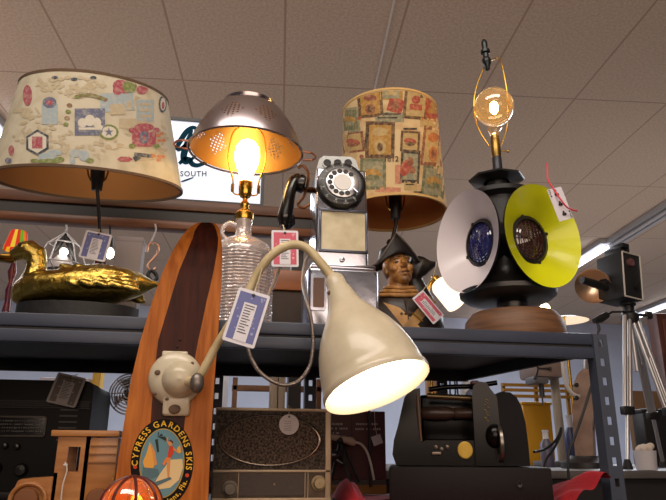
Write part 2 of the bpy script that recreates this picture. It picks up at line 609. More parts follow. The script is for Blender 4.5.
def shade_fabric(name, col, warm):
    mt = bpy.data.materials.new(name); mt.use_nodes = True
    nt = mt.node_tree; N = nt.nodes.new; L = nt.links.new
    bs = nt.nodes['Principled BSDF']; out = nt.nodes['Material Output']
    tc = N('ShaderNodeTexCoord'); n = N('ShaderNodeTexNoise'); n.inputs['Scale'].default_value = 26; n.inputs['Detail'].default_value = 4
    L(tc.outputs['Object'], n.inputs['Vector'])
    r = N('ShaderNodeValToRGB'); r.color_ramp.elements[0].color = lin(col); r.color_ramp.elements[1].color = lin(warm)
    r.color_ramp.elements[0].position = .45; r.color_ramp.elements[1].position = .7
    L(n.outputs[0], r.inputs[0]); L(r.outputs[0], bs.inputs['Base Color']); bs.inputs['Roughness'].default_value = .85
    bs.inputs['Specular IOR Level'].default_value = .2
    MATS[name] = mt
    return mt
def make_shade(fr, mats, parent, decals):
    b = MB()
    th = .003
    b.lathe([(fr.r0, 0), (fr.r0+(fr.r1-fr.r0)*.5, fr.h*.5), (fr.r1, fr.h)], fr.M, 72, 0)
    b.lathe([(fr.r0-th, 0), (fr.r1-th, fr.h)], fr.M, 72, 1)
    for z, r in ((0, fr.r0), (fr.h, fr.r1)):
        b.lathe([(r-th-.001, z-.002), (r+.0015, z-.002), (r+.0015, z+.004), (r-th-.001, z+.004), (r-th-.001, z-.002)], fr.M, 72, 2)
    decals(b)
    o = b.build('lamp_shade', mats, parent, fix=False)
    return o
def harp_socket(parent, top, zdir, s, socket_mat, harp_r=.045, hh=.16):
    """lamp socket with a harp standing on point top"""
    M = frame(top, zdir)
    b = MB()
    b.lathe([(.001, -.02), (.012, -.02), (.014, 0), (.017, .012), (.017, .05), (.015, .062), (.001, .062)], M, 20)
    b.build('socket', socket_mat, parent)
    b = MB()
    pts = [Vector((0, 0, -.004)), Vector((-harp_r*.35, 0, 0)), Vector((-harp_r*.8, 0, .02)), Vector((-harp_r, 0, hh*.45)), Vector((-harp_r*.7, 0, hh*.85)), Vector((0, 0, hh)),
           Vector((harp_r*.7, 0, hh*.85)), Vector((harp_r, 0, hh*.45)), Vector((harp_r*.8, 0, .02)), Vector((harp_r*.35, 0, 0)), Vector((0, 0, -.004))]
    b.tube([M @ p for p in pts], .0022, 8, smooth_path=5)
    b.build('harp', BRASS, parent)

# ================================================================= duck lamp (left)
YD = 1.50
def duck_lamp():
    cx = P(92, 290, YD)
    t = thing('duck_lamp', 'gold duck decoy table lamp with wide pictorial drum shade on black plinth', 'lamp', (cx.x, YD, ZS))
    s = S(P(90, 280, YD))
    # plinth
    b = MB()
    x0, x1 = XAT(18, 300, YD), XAT(140, 300, YD)
    zt = ZAT(301, 90, YD-.075)
    out = []
    for k in range(40):
        a = 2*PI*k/40
        out.append(((x0+x1)/2+(x1-x0)/2*cos(a), YD+.075*sin(a)))
    M = Matrix.Translation((0, 0, ZS+.001))
    b.prism(out, M, zt-ZS-.001, 0)
    b.build('plinth', mat('plinth_black', (15, 14, 15), .6, bump=(40, .4)), t)
    # duck body
    b = MB()
    def sec(px, py, w, h, dirn=None):
        c = P(px, py, YD)
        return (c+Vector((0, 0, -s)), Vector((0, w*s, 0)), Vector((0, 0, h*1.17*s)))
    b.loft([sec(160, 283, 1.5, 1.5), sec(152, 284, 7, 4), sec(140, 284, 16, 10), sec(122, 284, 25, 15), sec(100, 284, 30, 18), sec(78, 285, 31, 16.5),
            sec(58, 286, 29, 14), sec(40, 287, 25, 14), sec(26, 289, 19, 13), sec(16, 291, 11, 9.5), sec(12, 292, 4, 5)], 28)
    # neck and head: sections perpendicular to a rising path
    def ring(px, py, a, bb, ax, ay):
        c = P(px, py, YD)
        d = Vector((ax, 0, ay)).normalized()
        return (c, Vector((0, a*s, 0)), d*bb*s)
    b.loft([ring(34, 292, 17, 16, 1, .2), ring(33, 281, 14, 13, 1, .1), ring(36, 270, 10.5, 10, 1, .1), ring(37, 262, 9.5, 9.5, 1, .2),
            ring(35, 254, 11, 11, .9, .6), ring(29, 250, 12, 10.5, .3, 1), ring(21, 251, 10.5, 9.5, .0, 1), ring(14, 254, 7.5, 7, 0, 1), ring(10, 255, 5, 5, 0, 1)], 22)
    # folded wings: feather rows
    for sy in (-1, 1):
        for row in range(5):
            for k in range(5):
                px = 72+row*14+k*1.5; py = 272+k*4.5+row*.6
                if 72+row*14 > 118: py += 2
                yoff = (19+k*2.6-abs(row-1.5)*1.6)*s*sy
                c = P(px, py, YD)+Vector((0, yoff, 0))
                b.ball(c, (10*s, 5*s, 3.4*s), 0, 10, Matrix.Rotation(.22, 4, 'Y'))
    b.loft([sec(150, 282, 3, 2), sec(138, 280, 18, 5), sec(118, 278, 27, 9), sec(95, 277, 28, 10), sec(72, 280, 22, 8), sec(60, 283, 12, 4)], 20)
    gold = mat('gold_leaf', (196, 170, 88), .28, 1, bump=(110, .55), noise=(30, (170, 140, 62)))
    body = b.build('duck_body', gold, t, voxel=.0028, smooth=3)
    b = MB()
    def flat(px, py, w, h):
        return (P(px, py, YD), Vector((0, w*s, 0)), Vector((0, 0, h*s)))
    b.loft([flat(16, 256, 5, 5), flat(8, 257, 6.5, 3.6), flat(0, 257, 7.5, 2.6), flat(-8, 257, 7, 1.8), flat(-13, 257, 4, 1)], 16)
    b.loft([flat(15, 261, 4, 2), flat(8, 261.5, 5.5, 1.6), flat(0, 261, 6, 1.2), flat(-9, 260, 4, .8)], 16)
    b.build('bill', mat('bill_gold', (140, 104, 44), .3, 1), t)
    for sy in (-1, 1):
        b = MB(); b.ball(P(23, 247.5, YD)+Vector((0, sy*10.0*s, 0)), 1.9*s, 0, 12)
        b.build('eye', mat('glass_eye', (30, 18, 10), .1), t)
    # rod
    c0 = P(90, 186, YD+.02)
    ss = S(c0)
    top = P(97, 184, YD+.02)
    b = MB()
    b.tube([P(101, 268, YD), P(100, 240, YD), P(99, 215, YD+.01), top], .0042, 10, smooth_path=4)
    b.build('stem', BLACKM, t)
    axis = Vector((-.01, -sin(rad(12)), cos(rad(12))))
    fr = Frustum(c0, axis, 90*ss, 71*ss, 92*ss)
    harp_socket(t, top+Vector((0, 0, .004)), axis, ss, BLACKM, .028, .19)
    tan = (150, 132, 98); blu = (150, 162, 168)
    cols = [(196, 186, 162), (120, 78, 38), (84, 62, 46), (176, 162, 132), (150, 164, 168), (96, 100, 122), (156, 72, 84), (108, 122, 62), (200, 194, 178), (62, 68, 78), (122, 92, 70), (190, 120, 80)]
    mats = [shade_fabric('pictorial_shade', (194, 186, 164), (178, 168, 142)), mat('shade_lining_tan', (176, 118, 58), .8), mat('shade_trim_brown', (96, 74, 54), .8)]
    for i, c in enumerate(cols[3:]):
        mats.append(mat('shade_print_%d' % i, c, .85, noise=(130, tuple(int(.45*a+.55*b_) for a, b_ in zip(c, (190, 180, 158))), .45, .68)))
    TAN, BLU, NAVY, RED, GRN, OFF, INK, BRN, ORG = range(3, 12)
    def dec(b):
        D = fr.decal
        random.seed(3)
        def q(x): return x/3.45
        def xy(x, y): return (q(x), 65+y/3.45)
        def R(x0, y0, x1, y1, mi, off=.0008, rot=0):
            a = xy(x0, y0); c = xy(x1, y1); D(b, rect(a[0], a[1], c[0], c[1], rot), mi, off)
        def E(x, y, rx, ry, mi, off=.0008, n=14, rot=0):
            a = xy(x, y); D(b, ell(a[0], a[1], rx/3.45, ry/3.45, n, rot), mi, off)
        # scroll work: pale tan sprays
        for x, y, rx, ry in ((205, 75, 70, 26), (160, 70, 40, 28), (270, 95, 50, 18), (120, 205, 60, 40), (80, 250, 40, 26), (210, 235, 50, 38), (300, 300, 95, 22), (370, 275, 50, 22), (480, 240, 45, 20), (200, 280, 45, 26), (550, 240, 34, 36), (545, 310, 30, 26), (330, 70, 30, 16), (450, 130, 50, 20), (95, 165, 40, 22)):
            for k in range(14):
                a = random.uniform(0, 2*PI); d = random.random()**.5
                E(x+rx*d*cos(a), y+ry*d*sin(a), random.uniform(6, 16), random.uniform(3, 7), TAN, .0007, 8, random.uniform(-1, 1))
        # ship panel
        R(258, 150, 362, 243, NAVY, .0011); R(266, 156, 354, 234, INK if 0 else NAVY, .0013)
        for x, y, rx, ry in ((285, 200, 16, 16), (310, 192, 18, 20), (335, 200, 14, 18), (345, 215, 10, 8)): E(x, y, rx, ry, OFF, .0016)
        R(272, 216, 352, 224, OFF, .0017)
        # leaf wreath
        for k in range(16):
            a = k/15
            x = 232+a*130 if a > .25 else 228+a*60; y = 122-18*sin(a*3) if a > .25 else 205-a*330
            E(x, y, 10, 7, BRN if k % 2 else GRN, .0012, 8)
        # red and green crests
        E(430, 72, 42, 26, RED, .0011); E(490, 85, 20, 16, RED, .0011); E(405, 88, 16, 16, RED, .0011); E(446, 74, 24, 22, GRN, .0014)
        R(455, 220, 538, 282, RED, .0011); E(496, 215, 34, 14, RED, .0011); E(496, 250, 16, 22, NAVY, .0014); E(496, 250, 6, 10, RED, .0016)
        for x, y in ((455, 225), (538, 225), (455, 280), (538, 280)): E(x, y, 12, 9, GRN if y > 250 else RED, .0012)
        # blue stamps
        R(145, 135, 200, 205, BLU, .0009); E(172, 130, 24, 20, NAVY, .0012); E(172, 130, 12, 9, RED, .0014)
        R(345, 95, 460, 160, BLU, .0009, -.08); R(380, 135, 432, 172, TAN, .0011, -.05); R(470, 120, 530, 195, BLU, .0009); R(480, 132, 520, 140, TAN, .0012); R(480, 152, 520, 160, TAN, .0012); R(480, 172, 520, 180, TAN, .0012)
        R(410, 185, 500, 220, TAN, .0010)
        # hexagon badge
        a = xy(130, 268); D(b, ell(a[0], a[1], 44/3.45, 46/3.45, 6, .5), INK, .0010); D(b, ell(a[0], a[1], 35/3.45, 37/3.45, 6, .5), OFF, .0012); D(b, rect(a[0]-5.2, a[1]-6, a[0]+5.2, a[1]+6), RED, .0014)
        # star wreath
        E(375, 232, 34, 27, GRN, .0010, 14); E(375, 232, 26, 20, OFF, .0012); a = xy(375, 232)
        D(b, [(a[0]+(5 if k % 2 == 0 else 2)*sin(k*PI/5), a[1]-(5 if k % 2 == 0 else 2)*cos(k*PI/5)) for k in range(10)], NAVY, .0014)
        # pistol
        R(462, 305, 528, 318, INK, .0010, .12); R(460, 312, 482, 330, INK, .0011, -.6)
        # turquoise scroll shapes along the bottom
        for x, y, rx, ry in ((165, 315, 32, 12), (190, 302, 26, 10), (145, 330, 14, 10), (260, 305, 22, 14), (290, 312, 18, 20), (250, 330, 10, 14)): E(x, y, rx, ry, BLU, .0010)
        for x, y, rx, ry in ((170, 332, 44, 8), (205, 326, 18, 9), (310, 330, 14, 8), (120, 330, 14, 6)): E(x, y, rx, ry, GRN, .0012)
        # dark ornaments on upper edge and left
        for k in range(7): E(190+k*22, 44+(k % 2)*5, 12, 6, INK if k % 3 == 0 else TAN, .0010, 8)
        E(96, 105, 16, 36, RED, .0009); E(40, 295, 10, 18, RED, .0009); E(30, 330, 12, 10, NAVY, .0010)
        E(560, 135, 14, 30, INK, .0009); E(561, 135, 9, 22, OFF, .0011); E(561, 140, 5, 13, RED, .0013)
        for k in range(10): E(530+random.uniform(-5, 50), 270+random.uniform(-50, 60), 8, 6, ORG, .0010, 8)
        E(430, 325, 28, 10, RED, .0010, 6)
        # extra print around the far side
        k2 = (fr.r1-fr.r0)/fr.h
        for j in range(40):
            a = random.uniform(.5, PI-.5); z = random.uniform(.1, .9)*fr.h; r = fr.r0+k2*z+.0009
            w, h = random.uniform(.05, .12), random.uniform(.008, .02)
            mi = random.choice([TAN, BLU, NAVY, RED, GRN])
            b.grid(lambda u, v: fr.M @ Vector(((r+k2*(v-.5)*2*h)*cos(a+(u-.5)*2*w), (r+k2*(v-.5)*2*h)*sin(a+(u-.5)*2*w), z+(v-.5)*2*h)), 3, 1, mi)
    make_shade(fr, mats, t, dec)
    return t
duck_lamp()
card_tag('price_tag', 'blue-backed playing card tag hanging from the duck lamp stem', 95.5, 246, YD-.03, 26, 29, rad(-9), 'blue', [P(99, 229, YD-.012)])

# ================================================================= colander lamp on glass jug
YJ = 1.34
def colander_mat(nm, col, rg):
    mt = bpy.data.materials.new(nm); mt.use_nodes = True
    nt = mt.node_tree; N = nt.nodes.new; L = nt.links.new
    bs = nt.nodes['Principled BSDF']; out = nt.nodes['Material Output']
    bs.inputs['Base Color'].default_value = lin(col); bs.inputs['Metallic'].default_value = 1; bs.inputs['Roughness'].default_value = rg
    tc = N('ShaderNodeTexCoord'); sp = N('ShaderNodeSeparateXYZ'); L(tc.outputs['UV'], sp.inputs[0])
    def M(op, a, b=None):
        n = N('ShaderNodeMath'); n.operation = op
        for i, v in enumerate((a, b)):
            if v is None: continue
            if isinstance(v, (int, float)): n.inputs[i].default_value = v
            else: L(v, n.inputs[i])
        return n.outputs[0]
    u, v = sp.outputs[0], sp.outputs[1]
    fu = M('SUBTRACT', M('FRACT', M('MULTIPLY', u, 72)), .5); fv = M('SUBTRACT', M('FRACT', M('MULTIPLY', v, 16)), .5)
    d = M('SQRT', M('ADD', M('MULTIPLY', fu, fu), M('MULTIPLY', fv, fv)))
    hole = M('LESS_THAN', d, .30)
    cl = M('ABSOLUTE', M('SUBTRACT', M('FRACT', M('ADD', M('MULTIPLY', u, 9), .25)), .5))
    vc = M('ABSOLUTE', M('SUBTRACT', v, .52))
    dia = M('LESS_THAN', M('ADD', M('MULTIPLY', cl, .95), M('MULTIPLY', vc, 1.2)), .34)
    mask = M('MULTIPLY', hole, dia)
    tr = N('ShaderNodeBsdfTransparent'); mx = N('ShaderNodeMixShader')
    L(mask, mx.inputs[0]); L(bs.outputs[0], mx.inputs[1]); L(tr.outputs[0], mx.inputs[2]); L(mx.outputs[0], out.inputs[0])
    return mt
def colander_lamp():
    X = XAT(245, 200, YJ)
    t = thing('colander_lamp', 'lit lamp with a steel colander shade on clear pressed-glass jug', 'lamp', (X, YJ, ZS))
    A = Vector((X, YJ, 0))
    s = S(P(245, 200, YJ))
    zt = lambda py: ZAT(py, 245, YJ)
    # jug
    zb, zn = ZS+.001, zt(239)
    RB = 30*s
    H = zn-zb
    prof = [(RB*.9, zb), (RB, zb+.01)]
    nrow = 22
    z1 = zb+H*.80
    for k in range(nrow*4+1):
        prof.append((RB+.0011*sin(k*PI/2)*1.0, zb+.012+(z1-zb-.012)*k/(nrow*4)))
    prof += [(RB*.99, z1+.006), (RB*.93, z1+H*.07), (RB*.78, z1+H*.135), (RB*.56, z1+H*.18), (RB*.36, zn), (8.2*s, zn+3*s), (7.6*s, zt(227)), (8.5*s, zt(224)), (8.5*s, zt(221)), (5*s, zt(220))]
    b = MB()
    b.lathe(prof, Matrix.Translation(A), 120, 0, rmod=lambda a, j: 1+(.02*sin(a*24) if .03 < j < .86 else 0))
    glass = clear('jug_glass', (242, 234, 230), .18, .28, (236, 224, 220), bump=(90, .7))
    b.build('jug', glass, t, sharp=60)
    b = MB()
    hp = [A+Vector((-7*s, 0, zt(226))), A+Vector((-14*s, 0, zt(224))), A+Vector((-20*s, 0, zt(229))), A+Vector((-20*s, 0, zt(236))), A+Vector((-14*s, 0, zt(242)))]
    b.tube(hp, 2.2*s, 12, smooth_path=6)
    b.build('jug_handle', glass, t)
    b = MB()
    b.lathe([(.001, zt(221)), (8.5*s, zt(221)), (9.3*s, zt(219)), (9.3*s, zt(214)), (8*s, zt(212.5)), (4.5*s, zt(210)), (4*s, zt(206)), (5*s, zt(204)), (2.5*s, zt(201)), (2.5*s, zt(196)), (.001, zt(196))], Matrix.Translation(A), 28)
    b.build('neck_cap', BRASS, t)
    b = MB()
    zz = zt(197)
    b.lathe([(.001, zz), (5*s, zz), (6.6*s, zz+3*s), (7*s, zz+10*s), (6.6*s, zz+16*s), (.001, zz+16*s)], Matrix.Translation(A), 24)
    b.build('socket', BRASS, t)
    zb2 = zz+16*s
    b = MB()
    b.lathe([(5*s, zb2), (5.5*s, zb2+4*s), (8*s, zb2+11*s), (11.5*s, zb2+20*s), (13*s, zb2+29*s), (12*s, zb2+38*s), (8*s, zb2+44*s), (3*s, zb2+47*s), (.0005, zb2+47.5*s)], Matrix.Translation(A), 28)
    b.build('bulb', glow('lamp_bulb_warm', (255, 206, 130), 24), t)
    b = MB()
    for sx in (-1, 1):
        b.tube([A+Vector((sx*5*s, 0, zz+2*s)), A+Vector((sx*12*s, 0, zz+4*s)), A+Vector((sx*13*s, 0, zz+18*s)), A+Vector((sx*19*s, 0, zz+42*s)), A+Vector((sx*15*s, 0, zz+72*s)), A+Vector((0, 0, zz+80*s))], .8*s, 8, smooth_path=5)
        b.tube([A+Vector((sx*13*s, 0, zz+5*s)), A+Vector((sx*13*s, 0, zz+13*s))], 1.7*s, 8)
    b.build('harp', BRASS, t)
    # colander, upside down, axis vertical with slight tilt
    rc = P(246, 153, YJ)
    R = 57*s
    M = frame(rc, (.02, -.03, 1))
    prof = [(R*1.04, .001), (R*1.035, .004), (R, .003)]
    for k in range(1, 13):
        a = k/12
        prof.append((R*(1-.40*a**1.5-.04*a), .003+a*54*s))
    prof = [(R*1.03, -.001), (R*1.045, .0015), (R*1.03, .004), (R*.995, .002)]
    up = [(R*(.99-.33*(k/14)**1.7-.05*(k/14)), .003+45*s*(k/14)) for k in range(15)]
    b = MB()
    b.lathe(prof, M, 64, 1)
    b.lathe(up, M, 96, 0)
    b.lathe([(r-.0012, z) for r, z in up], M, 96, 2)  # inner steel skin tinted amber: the bulb's glow put into its colour
    rt = up[-1][0]; ztp = up[-1][1]
    b.lathe([(rt, ztp), (rt*.85, ztp+4*s), (.02*R, ztp+5*s)], M, 64, 1)
    b.lathe([(rt*.74, ztp+4*s), (rt*.78, ztp+9*s), (rt*.76, ztp+9.2*s), (rt*.72, ztp+4*s)], M, 64, 1)
    o = b.build('lamp_shade', [colander_mat('colander_steel', (186, 178, 184), .28), mat('colander_rim', (190, 180, 182), .25, 1), colander_mat('colander_lamplit_inside', (186, 146, 92), .42)], t, fix=False, label='upturned steel colander with punched holes')
    for sx in (-1, 1):
        b = MB()
        b.tube([M @ Vector((sx*R*.98, -10*s, .006)), M @ Vector((sx*(R+10*s), -9*s, .006)), M @ Vector((sx*(R+15*s), 0, .004)), M @ Vector((sx*(R+10*s), 9*s, .006)), M @ Vector((sx*R*.98, 10*s, .006))], 1.1*s, 8, smooth_path=5)
        b.build('handle', mat('copper_wire', (190, 130, 105), .3, 1), t)
    return t
colander_lamp()

# ================================================================= payphone
YP = 1.30
def payphone():
    X = XAT(342, 250, YP)
    s = S(P(342, 240, YP))
    t = thing('payphone', 'vintage chrome rotary payphone with black handset, on the grey shelf', 'telephone', (X, YP+.06, ZS))
    z = lambda py: ZAT(py, 342, YP)
    x = lambda px, py=240: XAT(px, py, YP)-0
    D1 = YP+.115
    xl, xr = x(316, 220), x(368, 220)
    b = MB()
    zc = (z(168)+z(272))/2
    b.box(((xl+xr)/2, (YP+D1)/2, zc), (xr-xl, D1-YP, z(168)-z(272)), 0, None, .006, 3, (.98, .96))
    b.build('upper_housing', CHROME, t)
    b = MB()
    zlo = ZS+.001
    b.box(((x(307, 300)+x(378, 300))/2, (YP-.012+D1)/2, (zlo+z(268))/2), (x(378, 300)-x(307, 300), D1-YP+.012, z(268)-zlo), 0, None, .012, 4)
    b.build('lower_housing', CHROME, t)
    # ledge
    b = MB()
    b.b2((x(311, 266), YP-.008, z(270)), (x(375, 266), YP+.03, z(265)), 0, .003)
    b.build('ledge', CHROME, t)
    # coin plate
    b = MB()
    M = frame((0, YP+.012, 0), (0, 1, 0), (1, 0, 0))  # local x -> X, y -> -Z
    def XZ(px, py): return (XAT(px, py, YP), -ZAT(py, px, YP))
    b.prism([XZ(317, 170), XZ(320, 157), XZ(324, 153.5), XZ(352, 154.5), XZ(357, 158), XZ(361, 170)], M, .03, 0)
    for px in (328, 338.5, 349):
        c = P(px, 161, YP)
        Mc = frame((c.x, YP+.0115, c.z), (0, -1, 0))
        b.lathe([(5.6*s, -.001), (5.6*s, .002), (4.2*s, .002), (4.2*s, 0)], Mc, 20, 0)
        b.lathe([(4.2*s, .0008), (.0003, .0008)], Mc, 20, 1)
    b.build('coin_slots', [mat('coin_plate_metal', (160, 162, 160), .35, 1), mat('slot_dark', (40, 40, 42), .6)], t)
    # dial
    c = P(341, 187, YP)
    Md = frame((c.x, YP-.001, c.z), (0, -1, .12))
    b = MB()
    b.lathe([(25*s, -.012), (25.5*s, .004), (24.5*s, .014), (22*s, .017), (17.6*s, .0165), (17.5*s, .012), (.0005, .012)], Md, 48)
    for k in range(10):     # letters and digits round the ring
        a = rad(62+k*27)
        for txt, rr, sz in (('%d' % ((k+1) % 10), 20.4, 4.0), (['', 'ABC', 'DEF', 'GHI', 'JKL', 'MNO', 'PRS', 'TUV', 'WXY', 'Z'][k], 22.8, 2.2)):
            if not txt: continue
            vs, fs = text2d(txt, sz*s)
            ca, sa = cos(a-PI/2), sin(a-PI/2)
            b.mesh2d(vs, fs, lambda u, v: Md @ Vector((u*ca-(v+rr*s)*sa, u*sa+(v+rr*s)*ca, .0178-(abs(rr-20)*.0004))), 1)
    b.build('dial_ring', [mat('dial_black', (17, 16, 16), .3), mat('dial_print', (180, 180, 175), .6)], t, fix=False)
    b = MB()
    b.lathe([(17*s, .015), (17*s, .019), (16*s, .0205), (9.5*s, .0205), (9.5*s, .02), (.0005, .02)], Md, 48)
    for k in range(10):
        a = rad(48+k*27)
        b.lathe([(2.75*s, .0212), (.0003, .0212)], Md @ Matrix.Translation((13.1*s*cos(a), 13.1*s*sin(a), 0)), 14, 1)
    fw = b.build('finger_wheel', [mat('finger_wheel_metal', (205, 205, 208), .3, .85), mat('hole_black', (12, 12, 12), .5)], t, fix=False)
    b = MB()
    b.lathe([(9.4*s, .021), (9.2*s, .0225), (.0004, .0225)], Md, 32)
    b.build('number_card', mat('dial_card', (222, 220, 216), .6), t)
    b = MB()
    a = rad(-35)
    b.tube([Md @ Vector((13*s*cos(a), 13*s*sin(a), .024)), Md @ Vector((19*s*cos(a-.1), 19*s*sin(a-.1), .026))], 1.1*s, 8)
    b.build('finger_stop', CHROME, t)
    # instruction window
    x0, x1, z1, z0 = x(321, 232), x(365, 232), z(212.5), z(250.5)
    b = MB()
    fw_ = 2.6*s
    yf = YP-.006
    for lo, hi in (((x0-fw_, yf, z1), (x1+fw_, YP+.002, z1+fw_)), ((x0-fw_, yf, z0-fw_), (x1+fw_, YP+.002, z0)), ((x0-fw_, yf, z0), (x0, YP+.002, z1)), ((x1, yf, z0), (x1+fw_, YP+.002, z1))):
        b.b2(lo, hi, 0, .0012)
    b.build('window_frame', mat('dark_chrome', (84, 86, 96), .3, 1), t)
    b = MB(); b.b2((x0, YP-.002, z0), (x1, YP-.0005, z1), 0)
    b.build('instruction_card', CREAM, t)
    b = MB()
    c = P(342, 260, YP)
    b.lathe([(2.6*s, 0), (2.6*s, .004), (1.7*s, .005), (.0003, .005)], frame((c.x, YP, c.z), (0, -1, 0)), 16)
    b.b2((c.x-.0007, YP-.0056, c.z-.002), (c.x+.0007, YP-.0046, c.z+.0015), 1)
    b.build('lock', [CHROME, mat('slot_dark', (40, 40, 42), .6)], t)
    # vault door and coin return
    yl = YP-.012
    b = MB()
    def rr(xa, xb, za, zb, y, r, d, mi):
        out = []
        for cx, cz, a0 in ((xb-r, zb-r, 0), (xa+r, zb-r, PI/2), (xa+r, za+r, PI), (xb-r, za+r, 3*PI/2)):
            for k in range(6):
                a_ = a0+PI/2*k/5
                out.append((cx+r*cos(a_), cz+r*sin(a_)))
        b.prism([(u, -v) for u, v in out], frame((0, y, 0), (0, 1, 0), (1, 0, 0)), d, mi)
    rr(x(327, 300), x(374, 300), ZS+.012, z(273), yl-.007, .012, .008, 0)
    b.build('vault_door', CHROME, t, sharp=50)
    b = MB()
    rr(x(309.5, 300), x(325, 300), z(313), z(277), yl-.005, .005, .006, 0)
    rr(x(312, 300), x(323, 300), z(310), z(281), yl-.0056, .003, .001, 1)
    b.build('coin_return', [CHROME, mat('return_dark', (88, 70, 62), .3, .8)], t, sharp=50)
    # handset hung on the left cradle
    b = MB()
    Yh = YP+.035
    p1_, p2_ = P(298, 181, Yh), P(284, 226, Yh)
    b.tube([P(305, 190, Yh), P(312, 190, Yh+.01), P(319, 191, Yh+.02)], 3.2*s, 10)
    b.tube([P(298, 168, Yh), P(303, 166, Yh), P(308, 172, Yh), P(308, 182, Yh), P(304, 196, Yh), P(298, 204, Yh), P(303, 208, Yh), P(310, 204, Yh)], 1.5*s, 8, smooth_path=4)
    b.build('cradle', mat('cradle_copper', (120, 78, 52), .3, 1), t)
    b = MB()
    up = [P(299, 178, Yh), P(294, 182, Yh-.004), P(290, 192, Yh-.008), P(287.5, 205, Yh-.008), P(285, 217, Yh-.004), P(284, 226, Yh)]
    b.tube(up, [5.5*s, 6.6*s, 6.4*s, 6.8*s, 8.0*s, 5.5*s], 18, smooth_path=5)
    Me = frame(P(302, 184, Yh), (1, 0, -.15))
    b.lathe([(.001, -8*s), (8*s, -7*s), (10*s, -2*s), (10*s, 1*s), (8*s, 3*s), (.001, 3*s)], Me, 24)
    Me = frame(P(286, 221, Yh+.004), (.75, 0.1, .2))
    b.lathe([(.001, -7*s), (7*s, -6*s), (9*s, -1*s), (9*s, 3*s), (6*s, 8*s), (.001, 8*s)], Me, 24)
    hs = b.build('handset', BLACKP, t)
    b = MB()
    Yc = YS0-.03
    pts = [P(284, 227, Yh), P(283, 246, Yh-.012), P(279, 268, YP-.012), P(271, 290, YS0-.01), P(256, 318, Yc), P(248, 338, Yc), P(249, 352, Yc), P(258, 370, Yc), P(272, 381, Yc), P(286, 385, Yc),
           P(300, 380, Yc), P(310, 365, Yc), P(313, 345, Yc), P(312, 325, Yc), P(308, 305, YS0-.025), P(303, 285, YP-.04), P(304, 268, YP-.01), P(308, 257, YP+.02), P(316, 250, YP+.05)]
    b.tube(pts, 1.7*s, 8, smooth_path=5)
    b.build('cord', mat('armoured_cord', (150, 138, 130), .35, .9, bump=(350, .6)), hs)
    return t
payphone()
card_tag('price_tag', 'red-backed playing card tag hanging below the payphone handset', 285, 248.5, YP-.06, 27, 38, rad(2), 'red', [P(284, 228, YP-.035), P(283, 225, YP+.0)])

